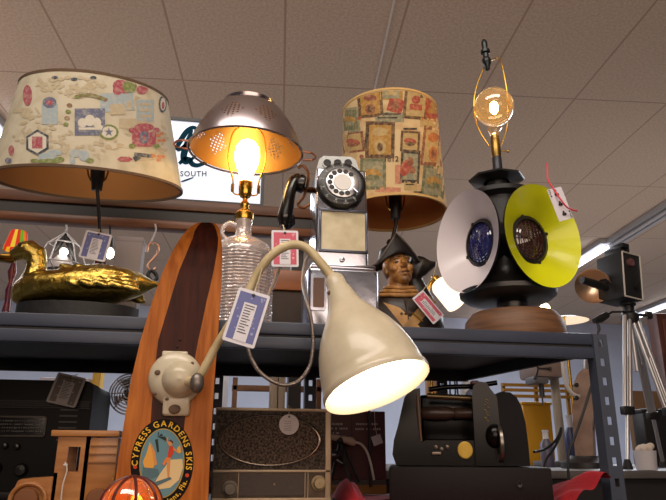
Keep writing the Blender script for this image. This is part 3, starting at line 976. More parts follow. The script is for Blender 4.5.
# ================================================================= drum shade lamp with a bust for a base
YBU = 1.56
def bust_lamp():
    X = XAT(396, 250, YBU)
    s = S(P(396, 280, YBU))
    t = thing('bust_lamp', 'table lamp with tall collage-print drum shade over a dark bust in tricorn hat', 'lamp', (X, YBU, ZS))
    def Q(px, py, d=0):            # d: towards the camera, in pixels
        p = P(px, py, YBU)
        return p + Vector((0, -d*s, 0))
    # body: shoulders, chest, neck, head as one surface
    b = MB()
    def hs(px, py, w, dp, d=0, lean=0):
        return (Q(px, py, d), Vector((w*s, 0, lean*s)), Vector((0, dp*s, 0)))
    b.loft([hs(405, 340, 34, 17, 0), hs(405, 326, 36, 18, 0), hs(404, 314, 35, 17.5, 0), hs(403, 304, 30, 15), hs(401, 298, 21, 12), hs(399, 293, 13, 10.5), hs(398, 286, 10.5, 10, 1), hs(397.5, 278, 10.5, 11, 1)], 28)
    hd = Q(397.5, 270, 3)
    Rh = Matrix.Rotation(rad(-9), 4, 'Y') @ Matrix.Rotation(rad(8), 4, 'Z') @ Matrix.Rotation(rad(-10), 4, 'X')
    def H(x, y, z):                 # head frame: x right, y forward to camera, z up (pixels)
        return hd + (Rh @ Vector((x*s, -y*s, z*s)))
    b.ball(H(0, -3, 3), (14.2*s, 16*s, 18*s), 0, 28, Rh)
    b.ball(H(0, 3, -8), (11*s, 10*s, 10.5*s), 0, 20, Rh)       # jaw
    b.ball(H(0, 8.5, -15.5), (4.6*s, 4*s, 3.8*s), 0, 14, Rh)     # chin
    b.tube([H(0, 11.5, 6), H(0, 14, 2), H(0, 17.2, -2.2)], [1.7*s, 2.1*s, 2.8*s], 12)       # nose
    for sx in (-1, 1):
        b.ball(H(sx*2.2, 14.2, -2.8), (1.8*s, 2*s, 1.6*s), 0, 10, Rh)
        b.ball(H(sx*8, 8.4, -3), (4.2*s, 4*s, 4.2*s), 0, 14, Rh)  # cheek
        b.tube([H(sx*2, 12.6, 6.6), H(sx*6, 12.2, 7.8), H(sx*10.5, 8.6, 6.2)], [1.3*s, 1.6*s, 1.1*s], 10)   # brow
        b.ball(H(sx*5.6, 10.2, 2.8), (2.9*s, 2*s, 1.7*s), 0, 12, Rh)
        b.ball(H(sx*14, -1, -1), (2*s, 3*s, 4.8*s), 0, 12, Rh)   # ear
    b.tube([H(-5, 11.2, -8), H(-1.5, 13.3, -7.0), H(1.5, 13.3, -7.0), H(5, 11.2, -8)], [.9*s, 1.5*s, 1.5*s, .9*s], 10)
    b.tube([H(-4.4, 11.0, -10.2), H(0, 12.8, -10.8), H(4.4, 11.0, -10.2)], [.9*s, 1.8*s, .9*s], 10)
    skin = mat('bronzed_plaster', (176, 124, 64), .36, noise=(38, (98, 62, 28), .4, .7), bump=(120, .1), coat=.2)
    body = b.build('bust_body', skin, t, voxel=.0017, smooth=2)
    for sx in (-1, 1):
        b = MB(); b.ball(H(sx*5.6, 11.5, 2.6), (2.3*s, 1.1*s, 1.0*s), 0, 12, Rh)
        b.build('eye', mat('eye_dark', (38, 24, 14), .25), body)
    b = MB()
    b.tube([H(-4.2, 13.0, -9), H(0, 14.3, -8.8), H(4.2, 13.0, -9)], [.4*s, .75*s, .4*s], 8)
    b.build('mouth', mat('lip_line', (70, 34, 22), .5), body)
    for sx in (-1, 1):
        b = MB(); b.tube([H(sx*1.8, 14.3, 7.1), H(sx*6, 13.6, 8.6), H(sx*10.3, 9.8, 6.8)], [.5*s, .9*s, .4*s], 8)
        b.build('eyebrow', mat('brow_dark', (70, 44, 22), .6), body)
    # coat
    b = MB()
    b.loft([hs(405, 341, 37, 20, 0), hs(405, 326, 40, 21, 0), hs(404, 314, 38.5, 20.5, 0), hs(403, 305, 33, 18), hs(401.5, 299, 25, 14.5)], 32)
    coat = mat('coat_dark', (46, 30, 24), .38, noise=(30, (24, 17, 15)), bump=(60, .2))
    b.build('coat', coat, t)
    # lapel and strap lying over the coat front
    def on_coat(px, py, lift=.6):
        # point of the coat surface in front (ellipse by height)
        c = Q(px, py)
        k = min(.97, abs(px-404)/39)
        return Q(px, py, 20.2*math.sqrt(1-k*k)+lift)
    b = MB()
    b.grid(lambda u, v: on_coat(379+u*15+v*20, 306+v*27+u*(-2)+(1-v)*0+u*8*(1-v), 1.2), 5, 10)
    b.build('lapel', mat('lapel_gold', (208, 162, 96), .45, noise=(26, (176, 128, 70))), t, fix=False)
    b = MB()
    b.grid(lambda u, v: on_coat(423-v*26+u*8, 300+v*30+u*6, 1.8), 4, 10)
    st = b.build('strap', mat('strap_tan', (182, 142, 84), .5, noise=(26, (140, 104, 58))), t, fix=False)
    b = MB()
    for k in (.35, .62):
        b.tube([on_coat(423-k*26-1, 300+k*30-1, 2.4), on_coat(423-k*26+9, 300+k*30+7, 2.6)], .9*s, 8)
    b.build('buckle', BRASS, st)
    b = MB()
    for a in (393, 397, 401):
        b.ball(on_coat(a+3, 318, .6), 1.6*s, 0, 10)
    b.tube([on_coat(400, 303), on_coat(402, 316), on_coat(403, 330)], 1.0*s, 8)
    b.build('coat_front', mat('coat_trim', (70, 52, 40), .4), t)
    # rope-like collar
    b = MB()
    for j, (py, w, d) in enumerate(((289.5, 13.5, 12.5), (293.5, 17.5, 14.5), (297.5, 22, 16.5))):
        pts = []
        for k in range(25):
            a = PI*2*k/24
            pts.append(Q(399+w*cos(a), py+2.6*sin(a)*0+abs(cos(a))*-1.5+(1.8 if sin(a) > 0 else -1.0)*abs(sin(a)), d*sin(a)))
        b.tube(pts, 2.1*s, 10, cap=False)
    b.build('collar', mat('collar_straw', (186, 138, 78), .5, noise=(60, (140, 96, 46))), t)
    # tricorn hat: crown plus three upturned brims
    hat = mat('hat_black', (34, 25, 22), .42, noise=(20, (18, 14, 13)), bump=(60, .2))
    b = MB()
    Hc = lambda x, y, z: H(x, y, z)
    b.loft([(H(0, -3, 11), Rh @ Vector((15.5*s, 0, 0)), Rh @ Vector((0, 17*s, 0))), (H(0, -3, 17), Rh @ Vector((15.5*s, 0, 0)), Rh @ Vector((0, 17*s, 0))), (H(0, -3, 24), Rh @ Vector((12.5*s, 0, 0)), Rh @ Vector((0, 14*s, 0))), (H(0, -3, 28), Rh @ Vector((6*s, 0, 0)), Rh @ Vector((0, 7*s, 0)))], 26)
    crown = b.build('hat', hat, t)
    b = MB()
    # front flap: runs from the low left point over the peak to the right point
    def brim(u, v):
        a = (u-.5)*2
        x = a*(32+v*2) ; front = 15.5*(1-a*a)+(-6)*a*a
        low = 10.5-12.5*abs(a)**1.5
        high = 31-37*abs(a)**.95
        z = low+(max(high, low+2.6)-low)*v
        return H(x-1.5, front+2*(1-abs(a))*v, z)
    b.grid(brim, 28, 5)
    def brim_back(u, v):
        a = (u-.5)*2
        x = a*32
        low = 10-11*abs(a)**1.5
        high = 30-34*abs(a)
        return H(x-1.5, -19*(1-a*a)-6*a*a, low+(max(high, low+2.6)-low)*v)
    b.grid(brim_back, 24, 4)
    o = b.build('hat_brim', hat, t, fix=False)
    md = o.modifiers.new('thick', 'SOLIDIFY'); md.thickness = .004; md.offset = 0
    b = MB()
    b.tube([H((a)*33-1.5, 17.5*(1-a*a)-6*a*a+1, (31-37*abs(a)**.95) if abs(a) < .8 else max(31-37*abs(a)**.95, 10.5-12.5*abs(a)**1.5+2.6)) for a in [k/10-1 for k in range(21)]], .9*s, 8)
    b.build('hat_trim', mat('hat_trim_grey', (96, 84, 76), .4), crown)
    # cocked right wing of the hat and hair behind
    b = MB()
    b.loft([(Q(410, 262, -4), Vector((0, 6*s, 0)), Vector((4*s, 0, 9*s))), (Q(419, 268, -2), Vector((0, 8*s, 0)), Vector((5*s, 0, 13*s))), (Q(428, 268, -1), Vector((0, 6*s, 0)), Vector((3*s, 0, 8*s))), (Q(436, 264, -1), Vector((0, 2*s, 0)), Vector((1*s, 0, 3*s)))], 18)
    b.loft([(Q(414, 272, -6), Vector((7*s, 0, 0)), Vector((0, 6*s, 0))), (Q(418, 284, -6), Vector((10*s, 0, 0)), Vector((0, 7*s, 0))), (Q(422, 297, -4), Vector((13*s, 0, 0)), Vector((0, 8*s, 0))), (Q(428, 306, -4), Vector((8*s, 0, 0)), Vector((0, 6*s, 0)))], 18)
    b.build('hat_wing', hat, t, voxel=.003, smooth=4)
    # rod, socket, shade
    c0 = P(394, 214, YBU)
    ss = S(c0)
    b = MB()
    b.tube([H(0, -3, 28), P(396, 225, YBU), P(395.5, 210, YBU)], 2.1*s, 12)
    b.lathe([(.001, 0), (4*s, 0), (4.5*s, 2*s), (3*s, 5*s), (.001, 5*s)], Matrix.Translation(H(0, -3, 28)+Vector((0, 0, .004))), 16)
    b.build('stem', mat('stem_dark', (40, 30, 24), .4, .5), t)
    harp_socket(t, P(395.5, 212, YBU), (0, 0, 1), ss, BLACKM, .028, .19)
    fr = Frustum(c0, Vector((-.02, .0, 1)), 52.5*ss, 49.5*ss, 112*ss)
    pal = [(206, 188, 150), (146, 84, 60), (96, 66, 42), (178, 74, 58), (186, 138, 60), (112, 118, 86), (198, 170, 110), (150, 150, 120), (60, 50, 44), (210, 140, 110), (196, 110, 50)]
    mats = [shade_fabric('collage_shade', (196, 172, 130), (172, 138, 94)), mat('shade_lining_amber', (170, 104, 46), .8), mat('shade_trim_cream', (196, 160, 100), .8)]
    for i, c in enumerate(pal[1:]):
        mats.append(mat('collage_print_%d' % i, tuple(int(.82*a) for a in c), .85, noise=(110, tuple(int(.5*a+.5*b_) for a, b_ in zip(c, (168, 140, 98))), .42, .68)))
    RUST, BRN, RED, GOLD, GRN, SAND, SAGE, INK, PINK, ORG = range(3, 13)
    def dec(b):
        def xy(x, y): return (340+x/3.127, 80+y/3.125)
        def R(x0, y0, x1, y1, mi, off=.0009, rot=0):
            a, c = xy(x0, y0), xy(x1, y1); fr.decal(b, rect(a[0], a[1], c[0], c[1], rot), mi, off)
        def E(x, y, rx, ry, mi, off=.0009, rot=0):
            a = xy(x, y); fr.decal(b, ell(a[0], a[1], rx/3.127, ry/3.125, 14, rot), mi, off)
        def label(x0, y0, x1, y1, c1, c2, c3, rot=0, kind=0):
            x0, x1 = x0-6, x1+6; y0, y1 = y0-5, y1+5; R(x0, y0, x1, y1, c1, .0009, rot); dx, dy = (x1-x0)*.12, (y1-y0)*.1
            R(x0+dx, y0+dy, x1-dx, y1-dy, c2, .0012, rot)
            cx, cy = (x0+x1)/2, (y0+y1)/2
            if kind == 0:
                E(cx, cy-(y1-y0)*.22, (x1-x0)*.26, (y1-y0)*.12, c3, .0015); E(cx, cy+(y1-y0)*.2, (x1-x0)*.2, (y1-y0)*.2, c3, .0015); E(cx, cy+(y1-y0)*.2, (x1-x0)*.1, (y1-y0)*.12, c1, .0018)
            elif kind == 1:
                E(cx, cy, (x1-x0)*.33, (y1-y0)*.16, c3, .0015, .2); E(cx, cy+(y1-y0)*.12, (x1-x0)*.26, (y1-y0)*.1, c1, .0018)
            else:
                R(x0+dx*2, cy, x1-dx*2, cy+(y1-y0)*.2, c3, .0015, rot); E(cx, cy-(y1-y0)*.15, (x1-x0)*.18, (y1-y0)*.14, c3, .0016)
        label(62, 38, 128, 112, BRN, GOLD, RUST, -.08); label(205, 35, 268, 118, BRN, SAND, RED, .08, 2)
        label(86, 135, 165, 240, BRN, GOLD, SAND, .02); label(14, 168, 70, 222, RUST, SAND, RED, -.12, 1); label(195, 165, 243, 220, BRN, SAND, RED, .06, 1)
        label(195, 225, 243, 318, INK, SAGE, RUST, .05, 2); label(70, 250, 138, 338, GRN, SAGE, GOLD, .0, 1); label(262, 150, 318, 265, RUST, SAND, ORG, .1, 0)
        label(262, 272, 322, 365, GRN, SAGE, GOLD, .1, 1); label(265, 55, 318, 125, ORG, RED, GOLD, .1, 2); label(10, 92, 55, 160, SAGE, GRN, GOLD, -.12, 1); label(130, 18, 190, 58, GOLD, SAGE, SAND, 0, 2)
        R(110, 100, 200, 132, SAGE, .0008, .0); R(118, 104, 190, 110, INK, .0012); R(118, 116, 180, 121, INK, .0012)
        R(150, 58, 198, 102, RED, .0009, .3); E(172, 80, 16, 14, RUST, .0012); R(200, 318, 240, 345, SAND, .0008); R(205, 325, 232, 329, INK, .0012)
        R(110, 335, 190, 352, PINK, .0008, .05); R(172, 265, 192, 325, PINK, .0008); E(205, 275, 16, 28, RED, .0016, .4)
        R(250, 120, 320, 150, SAND, .0008, .08)
        for k in range(5): R(84-k*1.5, 150+k*10, 88-k*1.5, 175+k*10, INK, .0010, .5)
        R(198, 150, 240, 156, INK, .0010); R(230, 348, 256, 354, INK, .0010); E(68, 240, 7, 7, RUST); E(252, 238, 6, 6, RUST); E(60, 120, 6, 6, RED)
        a = xy(160, 248)
        vs, fs = text2d('1812', 7.6, True)
        try:
            vv = [fr.hit(a[0]+x, a[1]-y, .0014) for x, y in vs]
            bv = [b.bm.verts.new(p) for p in vv]
            for f in fs: b.face([bv[i] for i in f], INK)
        except Exception:
            pass
        k2 = (fr.r1-fr.r0)/fr.h
        random.seed(11)
        for j in range(26):
            a = random.uniform(.45, PI-.45); z = random.uniform(.12, .88)*fr.h; r = fr.r0+k2*z+.0009
            w, h = random.uniform(.05, .09), random.uniform(.01, .022)
            b.grid(lambda u, v: fr.M @ Vector(((r+k2*(v-.5)*2*h)*cos(a+(u-.5)*2*w), (r+k2*(v-.5)*2*h)*sin(a+(u-.5)*2*w), z+(v-.5)*2*h)), 3, 1, random.choice([RUST, GOLD, GRN, RED, SAGE]))
    make_shade(fr, mats, t, dec)
bust_lamp()
card_tag('price_tag', 'red-backed playing card tag leaning on the shoulder of the bust', 428, 307, YBU-.075, 15, 33, rad(40), 'red', [P(424, 289, YBU-.07), P(433, 277, YBU-.05), P(437, 262, YBU-.03)])

# ================================================================= railway lantern lamp
YL = 1.33
def lantern_lamp():
    X = XAT(512, 300, YL)
    A = Vector((X, YL, 0))
    s = S(P(512, 250, YL))
    t = thing('lantern_lamp', 'black railway signal lantern lamp with white and yellow discs, lit globe bulb on top', 'lamp', (X, YL, ZS))
    z = lambda py: ZAT(py, 512, YL)
    lm = mat('lantern_black', (24, 24, 25), .33, noise=(14, (36, 35, 35)), bump=(40, .08))
    b = MB()
    T = Matrix.Translation(A)
    # wooden base, rounded octagonal slab
    zb = ZS+.001
    H0 = z(315)-zb
    prof = [(.001, zb), (47*s, zb), (48*s, zb+H0*.15), (46*s, zb+H0*.7), (40*s, zb+H0), (.001, zb+H0)]
    b.lathe(prof, T @ Matrix.Rotation(.1, 4, 'Z'), 40, 0)
    b.build('wooden_base', mat('base_wood', (120, 84, 54), .55, noise=(9, (88, 58, 36)), stretch=(1, 1, 12)), t)
    b = MB()
    b.lathe([(.001, z(315)), (19*s, z(315)), (17*s, z(312)), (14.5*s, z(309)), (15*s, z(303)), (.001, z(303))], T, 36)
    b.build('foot', lm, t)
    b = MB()
    T2 = Matrix.Translation(A+Vector((-4*s, 0, 0)))
    b.lathe([(.001, z(304)), (25*s, z(304)), (40*s, z(301.5)), (46*s, z(297)), (46.5*s, z(293)), (38*s, z(288.5)), (30*s, z(281)), (28*s, z(272)), (28*s, z(205)), (36*s, z(202)), (36*s, z(198)), (30*s, z(196)), (16*s, z(193)), (.001, z(193))], T2, 56)
    b.build('body', lm, t)
    b = MB()
    b.lathe([(.001, z(196)), (13*s, z(196)), (13*s, z(188)), (10.5*s, z(187)), (10.5*s, z(179)), (.001, z(179))], Matrix.Translation(A+Vector((-6*s, 0, 0))), 32)
    b.build('chimney', lm, t)
    b = MB()
    Mq = Matrix.Translation(A+Vector((-6.5*s, 0, -4*s))) @ Matrix.Rotation(rad(28), 4, 'Z')
    b.lathe([(14*s, z(181)), (28*s, z(178.5)), (28.5*s, z(177)), (15*s, z(172)), (7*s, z(170)), (.001, z(170))], Mq, 8, 0)
    b.build('chimney_cap', lm, t, sharp=20)
    c0 = P(498, 172, YL); c1_ = P(493.5, 133, YL); c2_ = P(490, 60, YL)
    ax = (P(492, 107, YL)-c0).normalized()
    M = frame(c0, ax)
    b = MB()
    b.lathe([(5*s, -4*s), (5*s, 16*s), (4.4*s, 17*s), (.001, 17*s)], M, 20)
    b.build('stem', mat('stem_greyblack', (52, 54, 60), .4, .5), t)
    b = MB()
    b.lathe([(.001, 16*s), (4.6*s, 16*s), (5*s, 18*s), (5*s, 36*s), (4.4*s, 37*s), (4.4*s, 41*s), (.001, 41*s)], M, 20)
    sw = M @ Vector((5*s, -2*s, 24*s)); b.tube([sw, sw+Vector((6*s, -1*s, -1*s))], .9*s, 8)
    b.ball(sw+Vector((7*s, -1*s, -1*s)), 1.6*s, 0, 10)
    b.build('socket', mat('old_brass', (150, 122, 66), .35, 1), t)
    gc = P(494, 107, YL)
    b = MB()
    b.ball(gc, 21*s, 0, 36)
    b.lathe([(4.3*s, 40*s), (5*s, 45*s), (8*s, 50*s)], M, 24)
    b.build('globe_bulb', clear('amber_globe', (255, 238, 208), .03, .03, (255, 230, 180), None, ((255, 190, 110), .07)), t)
    b = MB()
    b.ball(gc+Vector((0, 0, -1*s)), (4.6*s, 4.6*s, 7.5*s), 0, 16)
    b.build('filament', glow('filament', (255, 214, 140), 75), t)
    hp = P(499, 60, YL)
    b = MB()
    fx = P(488, 62, YL)
    b.tube([P(501, 146, YL), P(506, 132, YL-.01), P(508, 118, YL-.02), P(508, 100, YL-.025), P(505, 80, YL-.02), P(501, 62, YL-.01), P(497, 58, YL), fx], .8*s, 8, smooth_path=5)
    b.tube([P(489, 146, YL), P(480, 132, YL+.01), P(475, 118, YL+.02), P(474, 100, YL+.025), P(478, 82, YL+.02), P(485, 66, YL+.01), fx], .8*s, 8, smooth_path=5)
    b.build('harp', BRASS, t)
    Mf = frame(P(487.5, 68, YL), P(482.5, 30, YL)-P(487.5, 68, YL))
    b = MB()
    k = s
    b.lathe([(.001, -2*k), (2.5*k, -2*k), (3.2*k, 3*k), (4.6*k, 5*k), (5*k, 10*k), (4.2*k, 12*k), (3.2*k, 13*k), (3.2*k, 18*k), (5.2*k, 19*k), (5.2*k, 22*k), (3.0*k, 23*k), (3.4*k, 30*k), (3.2*k, 33*k), (2*k, 35.5*k), (.001, 36*k)], Mf, 24)
    b.build('finial', mat('finial_glass', (20, 28, 32), .3, spec=.35), t)
    # the two signal discs
    def disc(cpx, cpy, azi, R, mname, col, lens_col, nm, lab, llab):
        c = P(cpx, cpy, YL)
        n = Vector((sin(azi)*1, -cos(azi), -.10)).normalized()
        return n
    def signal(cx, cy, lx, ly, azi, R, depth, col, col_l, lab, llab):
        n = Vector((sin(azi), -cos(azi), -.02)).normalized()
        # centre of the rim is pushed out from the body axis
        base = Vector((A.x-3*s+(3*s if azi < 0 else 0), A.y, ZAT(cy, cx, YL)))
        lens_c = base + n*(31*s)
        M_ = frame(lens_c, n, (n.y, -n.x, 0))
        b = MB()
        r0 = 22*s
        # enamel cone, front and rear skins, eight faint facets
        b.lathe([(r0, 0), (R*.6, depth*.5), (R, depth), (R*1.012, depth+.0015), (R*1.0, depth-.004), (r0, -.004)], M_, 48, [0, 0, 0, 1, 1])
        for k in range(4):          # rolled seams
            a = PI/4+k*PI/2+.35
            b.tube([M_ @ Vector((r0*cos(a), r0*sin(a), .0006)), M_ @ Vector((R*.985*cos(a), R*.985*sin(a), depth+.0002))], .0007, 6, 0)
        o = b.build('signal_disc', [mat('enamel_'+lab.split()[0], col, .28, coat=.15), lm], t, sharp=50, fix=False, label=lab)
        b = MB()
        b.lathe([(r0*1.08, -.004), (r0*1.08, .006), (r0*.93, .009), (r0*.90, .004)], M_, 40, 0)
        for k in range(4):
            a = k*PI/2+.4
            b.box(M_ @ Vector((r0*1.07*cos(a), r0*1.07*sin(a), .005)), (.008, .008, .006), 0)
        b.build('lens_rim', lm, o)
        b = MB()
        prof = []
        for k in range(17):
            rr = r0*.92*(1-k/16)
            prof.append((max(rr, .0004), .002+.008*(1-(rr/(r0*.92))**2)+.0012*(k % 2)))
        b.lathe(prof, M_, 40, 0)
        for k in range(7):
            xx = (-.75+.25*k)*r0*.9
            yy = math.sqrt(max(0, (r0*.88)**2-xx*xx))
            b.tube([M_ @ Vector((xx, -yy, .004)), M_ @ Vector((xx, 0, .0025+.009*(1-(xx/(r0*.92))**2))), M_ @ Vector((xx, yy, .004))], .0014, 6, 0, smooth_path=6)
        b.build('lens', mat('lens_'+llab.split()[0], col_l, .08, coat=1, spec=.9), o, label=llab)
        # housing tube joining body and disc
        b = MB()
        b.lathe([(R*.52, -14*s), (R*.55, -.003)], M_, 40)
        b.build('lens_tube', lm, o)
    signal(467, 244, 481, 243, rad(-75.5), 50*s, 19*s, (228, 220, 224), (30, 34, 92), 'white enamel disc', 'blue ribbed lens')
    signal(540, 250, 532, 238, rad(20.5), 49.5*s, 19*s, (214, 218, 16), (52, 26, 22), 'yellow enamel disc', 'dark red ribbed lens')
lantern_lamp()
YT3 = YL-.155
tg = card_tag('price_tag', 'three of clubs playing card tag on the yellow lantern disc', 560, 204, YT3, 20, 34, rad(20), 'club', None, yaw=rad(14))
for pts in ([P(547, 163, YT3), P(547.5, 172, YT3), P(548, 180, YT3-.002), P(554, 189.5, YT3-.006)], [P(554, 189.5, YT3-.006), P(561, 200, YT3-.012), P(568, 208, YT3-.008), P(577, 211, YT3)]):
    b = MB()
    b.tube(pts, .0018, 8, smooth_path=4)
    b.build('ribbon', mat('pink_ribbon', (216, 58, 78), .5), tg, label='bright pink tie cord')

# ================================================================= water ski lamp
ROWS = [(222.5, 200, 211, 1.127), (223.6, 196, 215, 1.130), (226, 191.5, 217.6, 1.133), (231, 186, 219.8, 1.139), (238, 180.5, 221.2, 1.145), (250, 173, 222.3, 1.154), (270, 163.5, 222, 1.162), (300, 152.5, 220.5, 1.166), (340, 140.5, 217.6, 1.163),
        (380, 131, 214.5, 1.160), (420, 124.5, 212, 1.157), (460, 118, 209.8, 1.154), (500, 113, 208, 1.151)]
def ski_Y(py):
    r = ROWS
    if py <= r[0][0]: return r[0][3]
    for a, c in zip(r, r[1:]):
        if py <= c[0]:
            return a[3]+(c[3]-a[3])*(py-a[0])/(c[0]-a[0])
    return r[-1][3]+(r[-1][3]-r[-2][3])*(py-r[-1][0])/(r[-1][0]-r[-2][0])
def ski_pt(px, py, off=.0):
    p = P(px, py, ski_Y(py))
    return p - Vector((0, 1, -.25)).normalized()*off
def ski_lamp():
    s = S(P(165, 400, 1.14))
    base = P(160, 500, 1.115)
    t = thing('ski_lamp', 'wooden water ski standing upright, fitted with a cream gooseneck spotlight', 'lamp', (base.x, .8, 0))
    b = MB()
    fr_ = [(224, .22, .88), (238, .30, .93), (250, .30, .90), (270, .27, .86), (300, .26, .80), (340, .23, .75), (380, .27, .72), (420, .30, .69), (500, .32, .68)]
    def stripe(py):
        for a, c in zip(fr_, fr_[1:]):
            if py <= c[0]:
                k = (py-a[0])/(c[0]-a[0]); return a[1]+(c[1]-a[1])*k, a[2]+(c[2]-a[2])*k
        return fr_[-1][1:]
    rows = []
    th = .013
    for a, c in zip(ROWS, ROWS[1:]):
        for k in range(3):
            f = k/3
            rows.append(tuple(a[i]+(c[i]-a[i])*f for i in range(4)))
    rows.append(ROWS[-1])
    front, back = [], []
    for py, xl, xr, Y in rows:
        f0, f1 = stripe(py)
        xs = [0, f0*.5, f0, (f0+f1)/2, f1, (1+f1)/2, 1]
        front.append([P(xl+(xr-xl)*q, py, Y) for q in xs])
    # straight run down to the floor
    d = (Vector(front[-1][3])-Vector(front[-7][3])); k = front[-1][3].z/(-d.z)
    low = []
    cc = front[-1][3]
    for p in front[-1]:
        low.append(Vector((p.x+d.x*k, p.y+d.y*k, 0)))
    front.append(low)
    back = [[p+Vector((0, th, 0)) for p in r] for r in front]
    fv = [[b.bm.verts.new(p) for p in r] for r in front]; bv = [[b.bm.verts.new(p) for p in r] for r in back]
    for i in range(len(fv)-1):
        for j in range(6):
            b.face([fv[i][j], fv[i][j+1], fv[i+1][j+1], fv[i+1][j]], 1 if j in (2, 3) else 0)
            b.face([bv[i][j+1], bv[i][j], bv[i+1][j], bv[i+1][j+1]], 2)
        b.face([fv[i][0], fv[i+1][0], bv[i+1][0], bv[i][0]], 2)
        b.face([fv[i+1][6], fv[i][6], bv[i][6], bv[i+1][6]], 2)
    for i in (0, -1):
        for j in range(6):
            b.face([fv[i][j], bv[i][j], bv[i][j+1], fv[i][j+1]], 2)
    w1 = mat('ski_cedar', (182, 106, 38), .42, noise=(26, (148, 78, 20)), stretch=(4, 4, .35), spec=.18)
    w2 = mat('ski_mahogany', (66, 26, 14), .42, noise=(22, (44, 17, 9)), stretch=(5, 5, .35), spec=.15)
    ski = b.build('ski', [w1, w2, mat('ski_edge', (112, 66, 38), .4)], t)
    # screws on the dark stripe
    b = MB()
    for px, py in ((180, 340), (177.5, 347)):
        b.ball(ski_pt(px, py, .0005), (.0022, .0015, .0022), 0, 10)
    b.build('screw', mat('screw_dark', (60, 40, 30), .3, .8), ski)
    # oval decal
    CX, CY, RX, RY = 162, 463.5, 31.5, 44.5
    ca, sa = cos(rad(4)), sin(rad(4))
    def dpt(x, y, off): return ski_pt(CX+x*ca-y*sa*1.0, CY+y*ca+x*sa, off)
    b = MB()
    def fill(pts, mi, off):
        vs = [b.bm.verts.new(dpt(x, y, off)) for x, y in pts]
        b.face(vs, mi, False)
    ring = lambda rx, ry, n=48: ell(0, 0, rx, ry, n)
    fill(ring(RX, RY), 0, .0006)
    fill(ring(22.5, 35), 1, .0009); fill(ring(21.5, 34), 2, .0011)
    K = 1/5
    def I(x, y): # picture coordinates of the close-up (x5) to decal frame
        px, py = 110+x*K, 400+y*K
        dx, dy = px-CX, py-CY
        return (dx*ca+dy*sa, dy*ca-dx*sa)
    def pic(pts, mi, off): fill([I(*p) for p in pts], mi, off)
    pic([(165, 335), (190, 340), (240, 345), (250, 380), (210, 395), (160, 385)], 3, .0013)           # darker water
    pic([(300, 300), (362, 295), (365, 340), (345, 400), (300, 440), (240, 448), (215, 430), (250, 370)], 4, .0014)  # spray
    pic([(200, 210), (212, 260), (222, 330), (215, 342), (172, 338), (165, 310), (182, 270)], 5, .0015)  # sail
    pic([(204, 212), (222, 330), (236, 322), (226, 260)], 6, .0016)
    for a in (-1.0, -.6, -.2, .3, .8):                                                                     # palm fronds
        x0, y0 = 238, 185
        pic([(x0, y0), (x0+46*cos(a-.9), y0+30*sin(a)-10), (x0+52*cos(a-.8), y0+34*sin(a)+2)], 7, .0017)
    pic([(225, 200), (240, 195), (246, 260), (236, 262)], 7, .0017)
    pic([(296, 232), (316, 232), (318, 268), (300, 292), (288, 288)], 8, .0018)                          # swimsuit
    pic(ellp(303, 218, 11, 13), 6, .0019)
    pic([(293, 205), (305, 200), (316, 210), (314, 222), (306, 212)], 9, .0020)
    pic([(312, 234), (338, 256), (346, 262), (340, 268), (312, 246)], 6, .0018)
    pic([(296, 232), (282, 205), (286, 186), (291, 186), (288, 204), (302, 230)], 6, .0018)
    pic([(288, 288), (304, 290), (300, 340), (296, 390), (288, 390), (284, 340)], 8 if 0 else 6, .0018)
    pic([(282, 288), (300, 290), (270, 330), (262, 320)], 10, .0019)
    pic([(334, 246), (350, 226), (356, 262), (344, 270)], 5, .0018)
    pic([(200, 420), (300, 386), (310, 396), (215, 440)], 3, .0019)
    # lettering round the oval
    def arc(txt, a0, a1, rx, ry, size, flip=False):
        gl = [(c, text2d(c, size, True)) for c in txt]
        wd = [(max(v[0] for v in g[0])-min(v[0] for v in g[0])+.9 if g[0] else size*.35) for c, g in gl]
        # arc-length parametrisation
        N = 400; ang = [a0+(a1-a0)*i/N for i in range(N+1)]; L = [0]
        for i in range(N):
            L.append(L[-1]+math.hypot(rx*(cos(ang[i+1])-cos(ang[i])), ry*(sin(ang[i+1])-sin(ang[i]))))
        sc = L[-1]/sum(wd); pos = 0
        for (c, (vs, fs)), w_ in zip(gl, wd):
            mid = (pos+w_/2)*sc; pos += w_
            i = min(range(N+1), key=lambda q: abs(L[q]-mid)); a = ang[i]
            x, y = rx*cos(a), ry*sin(a)
            tx, ty = -rx*sin(a), ry*cos(a); l = math.hypot(tx, ty); tx, ty = tx/l, ty/l
            if a1 < a0: tx, ty = -tx, -ty
            nx, ny = ty, -tx           # up direction of the letter (image y is down)
            b.mesh2d(vs, fs, lambda u, v: dpt(x+u*tx+v*nx, y+u*ty+v*ny, .0012), 11)
    arc('CYPRESS GARDENS SKIS', rad(-188), rad(8), 26.9, 39.6, 8.4)
    arc('Cypress Gardens, Fla.', rad(158), rad(22), 26.6, 39.4, 7.0)
    for a in (rad(172), rad(15)):
        fill(ell(26.8*cos(a), 39.6*sin(a), 2, 2, 10), 8, .0012)
    dm = [('decal_black', (12, 10, 11)), ('decal_line', (170, 140, 60)), ('decal_sky', (98, 136, 146)), ('decal_water', (84, 110, 116)), ('decal_spray', (214, 190, 140)), ('decal_sail', (222, 160, 72)), ('decal_skin', (204, 140, 84)), ('decal_palm', (44, 56, 52)), ('decal_red', (196, 66, 36)), ('decal_hair', (90, 40, 20)), ('decal_orange', (220, 124, 56)), ('decal_yellow', (226, 178, 50))]
    b.build('decal', [mat(n, c, .5, spec=.12) for n, c in dm], ski, fix=False, label='oval black and yellow maker decal with a water skier')
    # cream spotlight mount
    cream = mat('cream_enamel', (204, 194, 170), .34, noise=(24, (186, 175, 148), .35, .75), bump=(20, .08), coat=.3)
    c = ski_pt(176, 379, .001)
    n = Vector((-.05, -1, -.12)).normalized()
